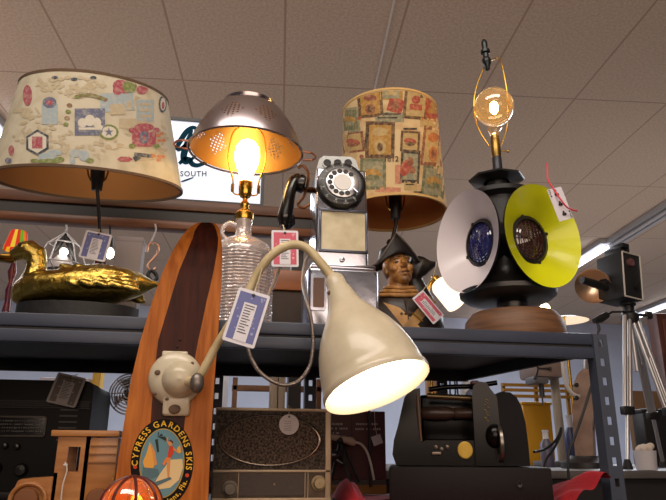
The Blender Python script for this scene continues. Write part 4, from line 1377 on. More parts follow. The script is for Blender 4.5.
    M = frame(c, n, (1, 0, 0))
    b = MB()
    b.lathe([(27*s, 0), (27.4*s, 4*s), (25*s, 8*s), (18*s, 11*s), (14*s, 12*s), (.001, 12*s)], M, 40)
    b.box(ski_pt(177, 402, .006), (27*s, 8*s, 30*s), 0, None, 3*s, 2, (1, 1))
    b.box(ski_pt(175, 357, .004), (26*s, 5*s, 10*s), 0, None, 1.5*s)
    b.build('mount_plate', cream, t, sharp=50)
    rust = mat('chipped_patch', (96, 74, 58), .7)
    b = MB()
    bc = c + n*12*s + Vector((6*s, 0, 0))
    b.lathe([(18.5*s, -3*s), (18.5*s, 1*s), (16.5*s, 3*s), (15.5*s, 7*s), (12*s, 12.5*s), (6*s, 15.5*s), (.001, 16*s)], frame(bc, n, (1, 0, 0)), 36)
    b.build('ball_joint', cream, t, sharp=60)
    for dx, dz, r, d in ((-17, 6, 3.4, 11), (-19, -15, 2.2, 8.6), (16, 16, 2.4, 11), (2, -30, 6, 9), (-6, -20, 2, 11)):
        b = MB()
        b.ball(c+n*(d*s)+Vector((dx*s, 0, dz*s)), (r*s, 1.2*s, r*s*.8), 0, 8)
        b.build('paint_chip', rust, t)
    # arm and gooseneck
    Yg = 1.06
    b = MB()
    pts = [bc+n*8*s+Vector((6*s, 0, -2*s)), P(198, 378, 1.10), P(216, 346, 1.09), P(232, 320, 1.08), P(248, 292, 1.07), P(257, 274, 1.065), P(269, 258, 1.06), P(281, 248.5, Yg), P(295, 244.5, Yg), P(308, 249, Yg), P(318, 260, Yg), P(328, 272, Yg), P(336, 284, Yg)]
    b.tube(pts, [5.5*s, 4.4*s, 4.0*s, 4.0*s, 4.0*s, 4.2*s, 4.4*s, 4.6*s, 4.6*s, 4.7*s, 4.8*s, 5*s, 6*s], 16, smooth_path=6)
    b.build('gooseneck', mat('gooseneck_cream', (202, 186, 146), .4, noise=(30, (176, 158, 118))), t)
    pc = pts[0].lerp(pts[1], .5)
    b = MB(); b.ball(P(197, 383, 1.09), (7*s, 6*s, 10*s), 0, 16)
    b.build('arm_clamp', mat('worn_metal', (120, 112, 106), .4, .7), t)
    # bell shade
    nk = P(335, 281, Yg)
    sg = S(nk)
    ax = (R_*(44/115*.84) - U_*(107/115*.84) - F_*.54).normalized()
    Ms = frame(nk, ax, R_) @ Matrix.Diagonal((1, 1, .93, 1))
    out = [(.001, -6), (7, -6), (9.5, -3), (10, 4), (10.5, 9), (12.5, 14), (14.5, 24), (18.5, 36), (26.5, 50), (35.5, 66), (42, 82), (46, 98), (48, 112), (48.5, 120), (50, 122), (50.8, 126), (50, 129)]
    inn = [(50, 129), (48.6, 127), (46.5, 121), (44, 108), (38, 84), (25, 52), (.5, 40)]
    b = MB()
    b.lathe([(r*sg, z*sg) for r, z in out], Ms, 56, 0)
    b.lathe([(r*sg, z*sg) for r, z in inn], Ms, 56, 1)
    o = b.build('lamp_shade', [cream, mat('shade_white_inside', (235, 228, 210), .6)], t, sharp=50, fix=False)
    for k, (r, z, a, q) in enumerate(((12.6, 16, 2.6, 2.4), (21.6, 41, 4.3, 1.4), (32, 60, 3.4, 1.6), (41, 80, 3.9, 1.2), (44.6, 94, 5.2, 2), (47, 108, 3.3, 1.5), (38.8, 74, 5.6, 1.2), (46.4, 103, 4.2, 1.3), (15.2, 27, 3.5, 1.6))):
        b = MB()
        b.ball(Ms @ Vector((r*sg*cos(a), r*sg*sin(a), z*sg)), (q*sg, q*sg, q*sg), 0, 8)
        b.build('paint_chip', rust, o)
    b = MB()
    b.lathe([(.001, 118*sg), (20*sg, 117*sg), (38*sg, 113*sg), (44*sg, 108*sg), (40*sg, 98*sg), (18*sg, 62*sg), (.001, 60*sg)], Ms, 48)
    b.build('bulb', glow('spot_bulb', (255, 226, 186), 9), o, label='glowing white reflector bulb')
def ellp(cx, cy, rx, ry): return ell(cx, cy, rx, ry, 12)
ski_lamp()
card_tag('price_tag', 'large blue-backed playing card tag hung on the cream gooseneck', 246.5, 317.5, 1.045, 33, 56, rad(-15), 'blue', [P(256, 288, 1.055), P(259, 279, 1.05), P(262, 268, 1.053)])

# ================================================================= lower shelf
def table_radio():
    YR = 1.40
    s = S(P(270, 450, YR))
    pl, pr = P(211, 496, YR), P(331, 493, YR)
    z0 = ZT-.011
    X0, X1 = pl.x, pr.x+.002
    zt = ZAT(408, 270, YR)
    t = thing('table_radio', 'old grey-brown table radio with oval speaker grille behind the ski', 'radio', ((X0+X1)/2, YR+.07, z0))
    zz = lambda py: zt+(z0+.004-zt)*(py-408)/(496-408)
    xx = lambda px: X0+(X1-X0)*(px-211)/(331-211)
    tilt = lambda px: (px-270)*.03
    b = MB()
    b.box(((X0+X1)/2, YR+.075, (zt+z0)/2), (X1-X0, .14, zt-z0), 0, None, .005, 3)
    b.build('cabinet', mat('radio_brown', (116, 96, 76), .5, noise=(40, (84, 72, 60))), t)
    y = YR+.0045
    b = MB()
    cl = mat('speaker_cloth', (112, 97, 84), .9, noise=(260, (56, 48, 42), .35, .6), bump=(300, .5))
    b.b2((xx(213), y-.002, zz(467)), (xx(323.5), y+.002, zz(411.5)), 0)
    b.build('grille_cloth', cl, t)
    b = MB()
    tr = mat('radio_trim', (200, 176, 144), .4, .3)
    for lo, hi in (((211, 408), (330, 411)), ((324, 411), (329.5, 494)), ((211.5, 467), (330, 469.5)), ((212, 493), (330, 496))):
        b.b2((xx(lo[0]), y-.005, zz(hi[1])), (xx(hi[0]), y+.001, zz(lo[1])), 0, .001)
    b.build('trim_strip', tr, t)
    # oval chrome ring
    b = MB()
    cx, cz = xx(267), (zz(415)+zz(463))/2
    rx, rz = (xx(319)-xx(216))/2, (zz(415)-zz(463))/2
    pts = [Vector((cx+rx*cos(a), y-.004, cz+rz*sin(a)-.0*cos(a))) for a in [2*PI*k/64 for k in range(65)]]
    b.tube(pts, .0024, 8, cap=False)
    b.tube([Vector((cx+rx*.985*cos(a), y-.005, cz+rz*.985*sin(a))) for a in [-.55+1.1*k/14 for k in range(15)]], [.0018+.0034*sin(PI*k/14) for k in range(15)], 10)
    b.build('oval_trim', mat('dull_chrome', (168, 150, 132), .25, 1), t)
    b = MB()
    g = random.Random(5)
    b.prism(ell(0, 0, rx*.97, rz*.96, 48), frame((cx, y-.0015, cz), (0, -1, 0), (1, 0, 0)), .001, 0)
    b.build('speaker_grille', mat('grille_woven', (124, 103, 86), .9, noise=(220, (52, 42, 38), .4, .6), bump=(260, .6)), t)
    # dial strip
    b = MB()
    b.b2((xx(238), y-.003, zz(491)), (xx(304), y, zz(471)), 0)
    b.build('dial_glass', mat('dial_brown', (84, 66, 54), .35, noise=(120, (70, 54, 44)), stretch=(1, 1, 8)), t)
    for px in (237, 303.5, 306.5):
        b = MB()
        b.b2((xx(px)-.0007, y-.004, zz(493)), (xx(px)+.0007, y, zz(469)), 0)
        b.build('divider', tr, t)
    b = MB(); b.ball(Vector((xx(272.5), y-.004, zz(480.5))), .0022, 0, 10)
    b.build('indicator', mat('indicator_pale', (190, 160, 130), .4), t)
    for px, py, r, col in ((229, 484.5, 6.2, (132, 120, 104)), (317.5, 479.5, 6.0, (186, 162, 118))):
        M = frame((xx(px), y-.001, zz(py)), (0, -1, 0), (1, 0, 0))
        b = MB()
        b.lathe([(r*1.25*s, 0), (r*1.2*s, .003), (r*.95*s, .004), (r*.92*s, .014), (r*.8*s, .016), (.001, .0165)], M, 28)
        if col[0] < 150:
            b.box(M @ Vector((0, 0, .0175)), (r*1.5*s, .004, .0028), 0, Matrix.Rotation(-.7, 4, 'Y'))
        b.build('knob', mat('knob_%d' % col[0], col, .4), t)
    # price disc
    c = P(289, 424.5, YR-.012)
    tg = thing('price_disc', 'round white paper price tag hanging in front of the table radio', 'tag', c-Vector((0, 0, 10*s)))
    M = frame(c, (0, -1, 0), (1, 0, 0))
    b = MB()
    b.prism(ell(0, 0, 10*s, 10*s, 32), M, .0007, 0)
    b.prism(ell(0, 7.6*s, 1.1*s, 1.1*s, 10), M @ Matrix.Translation((0, 0, .0009)), .0002, 1)
    rd = random.Random(2)
    for k in range(5):
        yy = 3*s-k*2.2*s
        pts = [M @ Vector(((-5+j*.9)*s, yy+rd.uniform(-.5, .5)*s, .0012)) for j in range(9)]
        b.tube(pts, .22*s, 5, 2)
    b.build('disc', [mat('disc_paper', (228, 216, 212), .7), mat('ink', (28, 26, 32), .7), mat('pencil', (150, 120, 122), .8)], tg)
    b = MB()
    b.tube([M @ Vector((0, 7.6*s, .001)), P(288.5, 405.5, YR-.004), Vector((xx(288.5), YR+.01, zt+.0015))], .0008, 6)
    b.build('string', STRING, tg)
table_radio()

def console_radio():
    YC = 1.52
    s = S(P(60, 440, YC))
    X0, X1 = XAT(-70, 440, YC), XAT(88, 440, YC)
    z0 = ZT-.011; zt = ZAT(380.5, 60, YC)
    t = thing('dark_radio', 'large black wooden valve radio at left under the grey shelf', 'radio', ((X0+X1)/2, YC+.08, z0))
    dk = mat('radio_black', (20, 17, 16), .5, spec=.18, noise=(10, (15, 13, 12)))
    b = MB()
    D = .235
    x1b = XAT(120, 430, YC+D)
    # cabinet with a rounded right shoulder
    out = [(X0, z0), (X1, z0), (X1, zt-.018)]
    for k in range(7):
        a = PI/2*k/6
        out.append((X1-.018+.018*cos(a), zt-.018+.018*sin(a)))
    out.append((X0, zt))
    b.prism([(x, -z) for x, z in out], frame((0, YC, 0), (0, 1, 0), (1, 0, 0)), D, 0)
    b.build('cabinet', [dk], t)
    zz = lambda py: ZAT(py, 60, YC)
    xx = lambda px: XAT(px, 430, YC)
    b = MB()
    for k in range(4):
        b.b2((xx(-60), YC-.004-.001*k, zz(402+k*2.2)), (xx(88), YC, zz(400.8+k*2.2)), 0)
    b.build('moulding', mat('radio_moulding', (30, 27, 26), .4, spec=.3), t)
    b = MB()
    b.b2((xx(-60), YC-.003, zz(436)), (xx(44), YC, zz(418)), 0)
    b.build('dial_glass', mat('dial_smoke', (30, 30, 31), .12), t)
    b = MB()
    rd = random.Random(4)
    for r_ in range(4):
        for k in range(22):
            x_ = -10+k*2.4
            b.b2((xx(x_), YC-.0036, zz(422+r_*3.4)), (xx(x_+rd.uniform(.6, 2)), YC-.003, zz(420.8+r_*3.4)), 0)
    b.b2((xx(-60), YC-.006, zz(437)), (xx(46), YC, zz(435.6)), 1); b.b2((xx(-60), YC-.006, zz(418)), (xx(46), YC, zz(416.6)), 1); b.b2((xx(44.6), YC-.006, zz(437)), (xx(46), YC, zz(416.6)), 1)
    b.build('dial_scale', [mat('scale_print', (92, 88, 84), .6), mat('scale_rim', (70, 64, 58), .35, .6)], t)
    b = MB()
    for k in range(6):
        b.b2((xx(58), YC-.003, zz(409+k*6+1.6)), (xx(76), YC, zz(409+k*6)), 0)
    b.build('vent', mat('vent_grey', (62, 58, 56), .5), t)
    for px, py, r in ((2, 468, 5.5), (27, 470, 6), (-14, 468, 5), (8, 446, 3), (20, 447, 3), (-5, 446, 3)):
        b = MB()
        b.lathe([(r*s*1.1, 0), (r*s, .01), (r*s*.8, .013), (.001, .0135)], frame((xx(px), YC, zz(py)), (0, -1, 0)), 24)
        b.build('knob', mat('knob_black', (34, 32, 32), .25), t)
    b = MB(); b.b2((xx(-60), YC-.006, z0+.002), (xx(88), YC, z0+.018), 0, .002)
    b.build('plinth', mat('radio_moulding', (30, 27, 26), .4, spec=.3), t)
console_radio()
card_tag('price_tag', 'dim grey card tag resting on the front of the large black radio', 66.5, 390, 1.50, 29, 31, rad(-12), 'grey', [P(78, 374, 1.505)], tilt=.2)

def toy_truck():
    YT = 1.27
    s = S(P(85, 470, YT))
    p0 = P(85, 500, YT)
    z0 = ZT-.011
    t = thing('toy_truck', 'pale wooden toy truck in front of the large black radio', 'toy', (p0.x, YT, z0))
    pine = mat('toy_pine', (178, 122, 66), .45, noise=(14, (156, 100, 50)), stretch=(1, 1, 5), coat=.2)
    X = lambda px: XAT(px, 470, YT)
    Z = lambda py: ZAT(py, 85, YT)
    zw = z0+.018
    hd = .042
    # cab walls around real window openings
    b = MB()
    y0, y1 = YT-hd, YT+hd
    xa, xb = X(60), X(91)
    for yy0, yy1 in ((y0, y0+.006), (y1-.006, y1)):
        b.b2((xa, yy0, zw), (xb, yy1, Z(471)), 0)
        b.b2((xa, yy0, Z(447)), (xb, yy1, Z(437)), 0)
        b.b2((xa, yy0, Z(471)), (X(71), yy1, Z(447)), 0)
        b.b2((X(83), yy0, Z(471)), (xb, yy1, Z(447)), 0)
    b.b2((xb-.006, y0, zw), (xb, y1, Z(437)), 0)
    b.b2((xa, y0, zw), (xa+.006, y1, Z(472)), 0)
    b.build('cab', pine, t)
    b = MB(); b.b2((X(53), y0-.006, Z(437)), (X(120), y1+.006, Z(431)), 0, .0015)
    b.build('roof', pine, t)
    b = MB()
    b.b2((X(91.5), y0, zw), (X(119), y1, Z(438)), 0, .001)
    for py in (446, 454, 462):
        b.b2((X(92), y0-.002, Z(py)-.0012), (X(118), y0, Z(py)+.0012), 1)
    b.build('cargo_box', [pine, mat('toy_groove', (130, 86, 44), .5)], t)
    b = MB()
    out = [(X(24), zw), (X(24), Z(484)), (X(26), Z(479.5)), (X(30), Z(478)), (X(60), Z(476)), (X(60), zw)]
    b.prism([(x, -z) for x, z in out], frame((0, y0+.004, 0), (0, 1, 0), (1, 0, 0)), (y1-y0-.008), 0)
    b.build('hood', pine, t)
    for px in (38, 106):
        for sy in (-1, 1):
            b = MB()
            b.lathe([(.001, -.006), (.018, -.006), (.0195, -.004), (.0195, .004), (.018, .006), (.006, .0065), (.001, .0065)], frame((X(px), YT+sy*(hd+.0065), z0+.0195), (0, sy, 0)), 28)
            b.build('wheel', mat('toy_wheel', (120, 72, 36), .5), t)
        b = MB(); b.tube([(X(px), y0, z0+.0195), (X(px), y1, z0+.0195)], .004, 10)
        b.build('axle', pine, t)
    for sy in (-1, 1):
        b = MB()
        b.tube([Vector((X(38)+.028*cos(a), YT+sy*(hd-.001), z0+.02+.026*sin(a))) for a in [PI*k/12 for k in range(13)]], .004, 8)
        b.build('fender', pine, t)
    b = MB()
    b.tube([P(65, 462, YT-hd-.012), P(67, 470, YT-hd-.012), P(63, 484, YT-hd-.014), P(61, 500, YT-hd-.014), P(60, 512, YT-hd-.014)], .0012, 6, smooth_path=5)
    b.ball(P(65.5, 465, YT-hd-.01), (.004, .003, .003), 0, 10)
    tg = b.build('string', mat('white_string', (206, 196, 186), .8), t)
toy_truck()

def amber_lamp():
    c = P(131, 508, .96)
    s = S(c)
    t = thing('amber_glass_lamp', 'lit amber glass dome lamp with dark red ribs, below the ski decal', 'lamp', (c.x, c.y, 0))
    M = Matrix.Translation(c)
    R = 30*s
    prof = [(R*cos(a), R*.98*sin(a)) for a in [-.35+(PI/2+.34)*k/18 for k in range(19)]]
    b = MB(); b.lathe(prof, M, 48)
    b.build('lamp_shade', clear('amber_glass', (250, 168, 96), .05, .10, (206, 96, 44), None, ((255, 130, 40), .22)), t)
    b = MB()
    for k in range(8):
        a0 = 2*PI*k/8+.25
        b.tube([M @ Vector((R*1.01*cos(a)*cos(a0), R*1.01*cos(a)*sin(a0), R*.99*sin(a))) for a in [-.35+(PI/2+.2)*j/14 for j in range(15)]], 1.6*s, 8)
    b.lathe([(R*1.0, R*.12), (R*1.035, R*.14), (R*1.035, R*.2), (R*.985, R*.22)], M, 48)
    b.ball(M @ Vector((0, 0, R*.97)), (4*s, 4*s, 2.5*s))
    b.build('shade_rib', mat('rib_dark_red', (86, 26, 24), .35), t)
    b = MB(); b.ball(M @ Vector((-6*s, 0, -.3*R)), (7*s, 7*s, 9*s))
    b.build('bulb', glow('amber_bulb', (255, 200, 110), 48), t)
    b = MB()
    b.tube([(c.x, c.y, .03), (c.x, c.y, c.z-.5*R)], .010, 14)
    b.lathe([(.001, c.z-.55*R), (.02, c.z-.55*R), (.02, c.z-.5*R), (.001, c.z-.48*R)], Matrix.Translation((c.x, c.y, 0)), 20)
    b.build('pole', mat('pole_bronze', (80, 60, 40), .4, .8), t)
    b = MB(); b.lathe([(.001, .001), (.08, .001), (.08, .014), (.04, .03), (.001, .034)], Matrix.Translation((c.x, c.y, 0)), 36)
    b.build('base', mat('pole_bronze', (80, 60, 40), .4, .8), t)
amber_lamp()

# red cloth over the right half of the lower shelf
def cloth():
    X0, X1 = XAT(331, 490, 1.45)+.016, XSR-.008
    Y0, Y1 = YS0-.022, 1.62
    b = MB()
    zb = ZT-.0105
    xl, xr = XAT(387, 430, 1.25), XAT(553, 430, 1.25)
    XM0 = xl-.02
    hw, cx, cy = .91*(xr-xl)/2, XAT(468, 430, 1.25)+.022, 1.362
    ca, sa = cos(rad(15)), sin(rad(15))
    ox = .91*((xl+xr)/2-XAT(468, 430, 1.25))
    fx, fy = cx+(hw+ox)*ca-.105*sa, cy-(hw+ox)*sa-.105*ca
    def f(u, v):
        x = X0+(X1-X0)*u; y = Y0+(Y1-Y0)*v
        w = .0010*(1+sin(x*70+y*30))
        XM1 = fx+.008+max(0, y-fy)*sa/ca
        k = max(0, (x-XM1)/.075)
        fold = .072*min(k, 1.1)**.7*(.7+.3*math.exp(-((v-.15)/.22)**2))*(.85+.15*sin(u*60+v*9))
        if x < XM0:
            q = (x-X0)/(XM0-X0)
            fold = .040*sin(PI*q)**.5*max(0, sin(PI*min(1, max(0, (v-.30)/.6))))*(1+.2*sin(q*14+v*5))
        w *= .5
        return Vector((x, y, zb+.0005+w+fold))
    b.grid(f, 90, 40)
    tag(b.build('red_cloth', mat('cloth_red', (178, 22, 36), .8, noise=(12, (146, 14, 28)), bump=(300, .3)), fix=False, sharp=180), 'crumpled dark red cloth spread beneath the black machine on the lower shelf', 'cloth')
cloth()

def black_machine():
    YM = 1.25
    s = S(P(460, 430, YM))
    X = lambda px: XAT(px, 430, YM)
    Z = lambda py: ZAT(py, 460, YM)
    z0 = ZT-.0075
    zt = Z(467)
    t = thing('office_machine', 'old black office machine with roller and round gold badge on a dark case', 'machine', (X(468), YM+.1, z0))
    blk = mat('japan_black', (9, 7, 8), .22, spec=.25, noise=(12, (13, 10, 10)))
    b = MB()
    b.box(((X(387)+X(553))/2, YM+.105, (z0+zt)/2), (X(553)-X(387), .22, zt-z0), 0, None, .005, 2)
    b.build('case', mat('case_grey', (28, 24, 24), .6, spec=.15, bump=(90, .1)), t)
    b = MB()
    c = P(526, 484, YM-.005); b.lathe([(3*s, 0), (3*s, .003), (2*s, .003), (.0005, .001)], frame((c.x, YM-.006, c.z), (0, -1, 0)), 16)
    b.build('lock', mat('lock_dark', (18, 17, 17), .4), t)
    # left housing: rounded upright
    yc = YM+.09
    b = MB()
    out = []
    def outl(pts): return [(X(a), -Z(p)) for a, p in pts]
    b.prism(outl([(395, 466), (391, 455), (393, 440), (398, 425), (402, 410), (406, 396), (412, 388), (424, 386), (424, 466)]), frame((0, YM+.02, 0), (0, 1, 0), (1, 0, 0)), .13, 0)
    b.build('end_housing', blk, t)
    b = MB()
    b.prism(outl([(424, 466), (424, 442), (428, 440), (492, 440), (492, 466)]), frame((0, YM+.022, 0), (0, 1, 0), (1, 0, 0)), .13, 0)
    b.box(((X(424)+X(492))/2, YM+.12, (Z(442)+Z(390))/2), (X(492)-X(424), .06, Z(390)-Z(442)), 0, None, .008, 3)
    b.build('body', blk, t)
    b = MB()
    M = frame((X(425), YM+.055, Z(411)), (1, 0, 0))
    Lr = X(492)-X(425)
    b.lathe([(.001, 0), (5*s, 0), (6.5*s, 4*s), (7.4*s, 14*s), (7*s, 30*s), (5*s, 38*s), (6*s, 40*s), (6*s, Lr), (.001, Lr)], M, 28)
    b.build('roller', mat('roller_brown', (66, 48, 42), .35), t)
    b = MB()
    M = frame((X(432), YM+.05, Z(393)), (1, 0, -.05))
    pr = [(.001, 0)]
    for k in range(24):
        pr += [((3.6 if k % 2 else 2.8)*s, k*2.1*s), ((3.6 if k % 2 else 2.8)*s, (k+1)*2.1*s)]
    pr.append((.001, 24*2.1*s))
    b.lathe(pr, M, 20)
    b.build('feed_screw', mat('screw_bronze', (108, 92, 66), .35, .9), t)
    b = MB()
    b.tube([P(424, 388, YM+.06), P(440, 386, YM+.07), P(470, 386, YM+.07), P(494, 383, YM+.07)], 2.6*s, 10)
    b.build('top_rail', blk, t)
    b = MB()
    b.prism(outl([(480, 466), (480, 392), (482, 384), (488, 380), (496, 381), (500, 388), (506, 396), (508, 466)]), frame((0, YM+.012, 0), (0, 1, 0), (1, 0, 0)), .15, 0)
    b.build('side_frame', blk, t)
    b = MB(); b.b2((X(481), YM+.03, Z(382)), (X(489), YM+.06, Z(378)), 0, .002)
    b.build('latch', mat('latch_red', (86, 44, 40), .4), t)
    b = MB()
    b.ball(P(499, 436, YM+.01), (10*s, 10*s, 12*s), 0, 24)
    b.build('bell', blk, t)
    b = MB()
    random.seed(9)
    for k in range(9):
        a, p_ = 491+random.uniform(-1.5, 2.5), 399+k*2.6
        b.tube([P(a-1.5, p_, YM+.010), P(a+1.2, p_+1.2, YM+.0095), P(a+.2, p_+2.4, YM+.010)], .0008, 6)
    b.build('gilt_scroll', mat('gilt', (150, 126, 76), .4, .6), t)
    # right drum housing
    b = MB()
    b.prism(outl([(503, 466), (503, 396), (507, 391.5), (512, 390), (521, 391), (527, 396), (531, 405), (534, 422), (535, 445), (535, 466)]), frame((0, YM+.02, 0), (0, 1, 0), (1, 0, 0)), .15, 0)
    b.build('drum_housing', mat('drum_black', (12, 10, 12), .5, spec=.15), t, sharp=50)
    b = MB()
    M2 = frame((X(505), YM+.014, Z(443)), (1, 0, 0))
    b.lathe([(17*s, -2*s), (18.5*s, -1*s), (18.5*s, 2*s), (17*s, 3*s), (12*s, 2*s), (12*s, -1*s), (17*s, -2*s)], M2, 40)
    b.build('hand_wheel', mat('wheel_nickel', (128, 120, 112), .3, .9), t)
    # badge
    c = P(468, 450, YM+.016)
    b = MB()
    M3 = frame((c.x, YM+.0215, c.z), (0, -1, 0), (1, 0, 0))
    b.lathe([(8.4*s, 0), (8.4*s, .003), (7.2*s, .004), (7.0*s, .0032), (.0005, .0032)], M3, 32)
    for k in range(12):
        a = 2*PI*k/12
        b.tube([M3 @ Vector((3*s*cos(a), 3*s*sin(a), .0034)), M3 @ Vector((6*s*cos(a), 6*s*sin(a), .0034))], .0007, 5)
    b.build('badge', mat('badge_gold', (196, 160, 62), .45, .3), t)
    b = MB()
    for a in (436, 442, 448):
        b.lathe([(2*s, 0), (2*s, .006), (.0005, .007)], frame(P(a, 447+(a % 4), YM+.022), (0, -1, 0)), 14)
    b.b2((X(434), YM+.014, Z(455)), (X(444), YM+.022, Z(452)), 0, .0005)
    b.build('control', mat('control_metal', (120, 108, 98), .35, .8), t)
    b = MB(); b.tube([P(417, 392, YM+.018), P(418, 405, YM+.015), P(420, 430, YM+.016), P(421, 441, YM+.018)], [1.6*s, 2.4*s, 1.6*s, 1.2*s], 10)
    b.build('lever', mat('lever_brown', (110, 84, 66), .4), t)
    t.rotation_euler = (0, 0, rad(-15)); t.scale = (.91, 1, 1); t.location += Vector((.022, .012, 0))
black_machine()

# ================================================================= behind the shelf
YW = 1.86
def wooden_rack():
    t = thing('wooden_display_rack', 'brown wooden display rack behind the top shelf, holding the lit sign', 'rack', (XAT(150, 210, YW), YW+.1, 0))
    w1 = mat('rack_walnut', (104, 66, 42), .45, noise=(10, (80, 48, 30)), stretch=(.5, 5, 5))
    w2 = mat('rack_dark', (34, 27, 25), .5)
    X0, X1 = XAT(-60, 205, YW), XAT(322, 215, YW)
    Z = lambda py: ZAT(py, 150, YW)
    b = MB(); b.b2((X0, YW, Z(208)), (X1, YW+.10, Z(198)), 0, .003)
    b.build('top_plank', w1, t)
    b = MB(); b.b2((X0, YW+.008, Z(219)), (X1, YW+.035, Z(208.5)), 0)
    b.build('rail', w2, t)
    b = MB(); b.b2((X0, YW-.006, Z(228)), (X1, YW+.04, Z(219.5)), 0, .006)
    b.build('moulding', mat('rack_moulding', (122, 74, 44), .4, noise=(10, (90, 52, 32)), stretch=(.5, 5, 5)), t)
    for a, c in ((-58, -48), (294, 306)):
        b = MB(); b.b2((XAT(a, 240, YW), YW+.055, 0), (XAT(c, 240, YW), YW+.10, Z(208.5)), 0)
        b.build('post', w2, t)
    b = MB(); b.b2((XAT(262, 275, YW), YW+.01, Z(283)), (XAT(330, 275, YW), YW+.05, Z(262)), 0, .004)
    cr = b.build('cross_rail', mat('rack_orange', (150, 88, 48), .4, noise=(10, (120, 66, 34)), stretch=(.5, 5, 5)), t)
    b = MB(); b.b2((XAT(268, 300, YW), YW+.02, Z(340)), (XAT(330, 300, YW), YW+.04, Z(283.5)), 0)
    b.build('back_panel', mat('rack_panel', (58, 42, 34), .6, noise=(8, (36, 28, 24))), t)
wooden_rack()

def store_sign():
    YG = YW+.02
    x0, x1 = XAT(138, 160, YG), XAT(265.5, 160, YG)
    Z = lambda py: ZAT(py, 215, YG)
    z0, z1 = ZAT(198, 150, YW)+.001, Z(120)
    t = thing('lit_sign', 'backlit white sign in black frame with teal script above SOUTH', 'sign', ((x0+x1)/2, YG+.03, z0))
    b = MB(); b.b2((x0+.004, YG+.006, z0+.004), (x1-.004, YG+.06, z1-.004), 0)
    b.build('light_panel', mat('sign_white', (226, 232, 240), .5, emit=.55, ecol=(222, 234, 255)), t)
    b = MB(); fw = .011
    for lo, hi in (((x0, YG, z0), (x1, YG+.065, z0+fw)), ((x0, YG, z1-fw), (x1, YG+.065, z1)), ((x0, YG, z0+fw), (x0+fw, YG+.065, z1-fw)), ((x1-fw, YG, z0+fw), (x1, YG+.065, z1-fw))):
        b.b2(lo, hi, 0)
    b.build('sign_frame', mat('sign_frame_black', (24, 26, 32), .4), t)
    def Q(x, y): return P(165+x/5.55, 110+y/5.55, YG+.0045)
    b = MB()
    def stroke(pts, wd):
        pp = [Vector((x, y, 0)) for x, y in pts]
        sp_, ww = spline(pp, wd, 6)
        L, Rr = [], []
        for i, p in enumerate(sp_):
            d = (sp_[min(i+1, len(sp_)-1)]-sp_[max(i-1, 0)]).normalized()
            nn = Vector((-d.y, d.x, 0))*ww[i]*.5
            L.append(b.bm.verts.new(Q(p.x+nn.x, p.y+nn.y))); Rr.append(b.bm.verts.new(Q(p.x-nn.x, p.y-nn.y)))
        for i in range(len(L)-1):
            b.face([L[i], L[i+1], Rr[i+1], Rr[i]], 0, False)
    stroke([(60, 222), (84, 172), (118, 122), (150, 98), (172, 104), (166, 136), (132, 182), (88, 216), (66, 226)], [20, 30, 30, 22, 18, 24, 28, 20, 10])
    stroke([(150, 108), (122, 190), (104, 250), (108, 285), (132, 286), (172, 250)], [14, 36, 38, 30, 20, 12])
    stroke([(78, 298), (108, 274), (136, 276), (152, 300), (186, 306), (240, 280), (280, 220)], [16, 26, 28, 28, 22, 18, 12])
    stroke([(90, 398), (120, 388), (158, 374)], [8, 10, 5])
    b.build('script', mat('sign_teal', (8, 56, 76), .8, spec=.1), t, fix=False)
    b = MB()
    vs, fs = text2d('SOUTH', 7.4, True, 0, 1.15)
    b.mesh2d(vs, fs, lambda x, y: P(193.5+x, 174-y, YG+.0045), 0)
    b.build('lettering', mat('sign_ink', (26, 50, 66), .5), t, fix=False)
store_sign()

HB = ZAT(228, 150, YW)
# wire cage pendant with a glowing bulb, hung from the rack
def wire_pendant():
    Yp = YW-.035
    c = P(62, 258, Yp); s = S(c)
    t = thing('hanging_cage_lamp', 'white wire cage pendant hanging under the rack above the duck neck', 'lamp', c)
    wm = mat('white_wire', (206, 204, 208), .4)
    top = P(66, 232, Yp)
    b = MB(); b.tube([P(66, 225, Yp), P(67, 229, Yp), P(65.5, 233, Yp)], 1.1*s, 8, smooth_path=4); b.build('hook', wm, t)
    b = MB()
    ringp = [c+Vector((24*s*cos(a), 24*s*sin(a), -8*s)) for a in [2*PI*k/6+.3 for k in range(6)]]
    ringq = [c+Vector((15*s*cos(a), 15*s*sin(a), 14*s)) for a in [2*PI*k/6+.3 for k in range(6)]]
    for k in range(6):
        b.tube([top, ringq[k], ringp[k], c+Vector((0, 0, -22*s))], .7*s, 6)
        b.tube([ringp[k], ringp[(k+1) % 6]], .7*s, 6); b.tube([ringq[k], ringq[(k+1) % 6]], .7*s, 6)
    b.build('wire_cage', wm, t)
    b = MB()
    b.tube([c+Vector((x*s, 0, z*s)) for x, z in ((-9, 6), (-5, 14), (0, 21), (5, 15), (10, 6), (14, -3))], [2*s, 3*s, 3*s, 3*s, 3*s, 1.6*s], 10, smooth_path=4)
    b.tube([top, c+Vector((0, 0, 20*s))], 1.4*s, 8)
    b.build('yoke', BLACKM, t)
    b = MB()
    b.lathe([(4*s, 6*s), (9*s, 0), (15*s, -10*s), (14.6*s, -10*s), (8.6*s, 0), (3.6*s, 6*s)], Matrix.Translation(c+Vector((0, 0, -3*s))), 28)
    b.build('shade', mat('pendant_shade_grey', (176, 170, 172), .5), t)
    b = MB(); b.ball(c+Vector((3*s, -8*s, 4*s)), 4*s, 0, 14)
    b.build('bulb', glow('small_bulb', (255, 244, 226), 14), t)
wire_pendant()
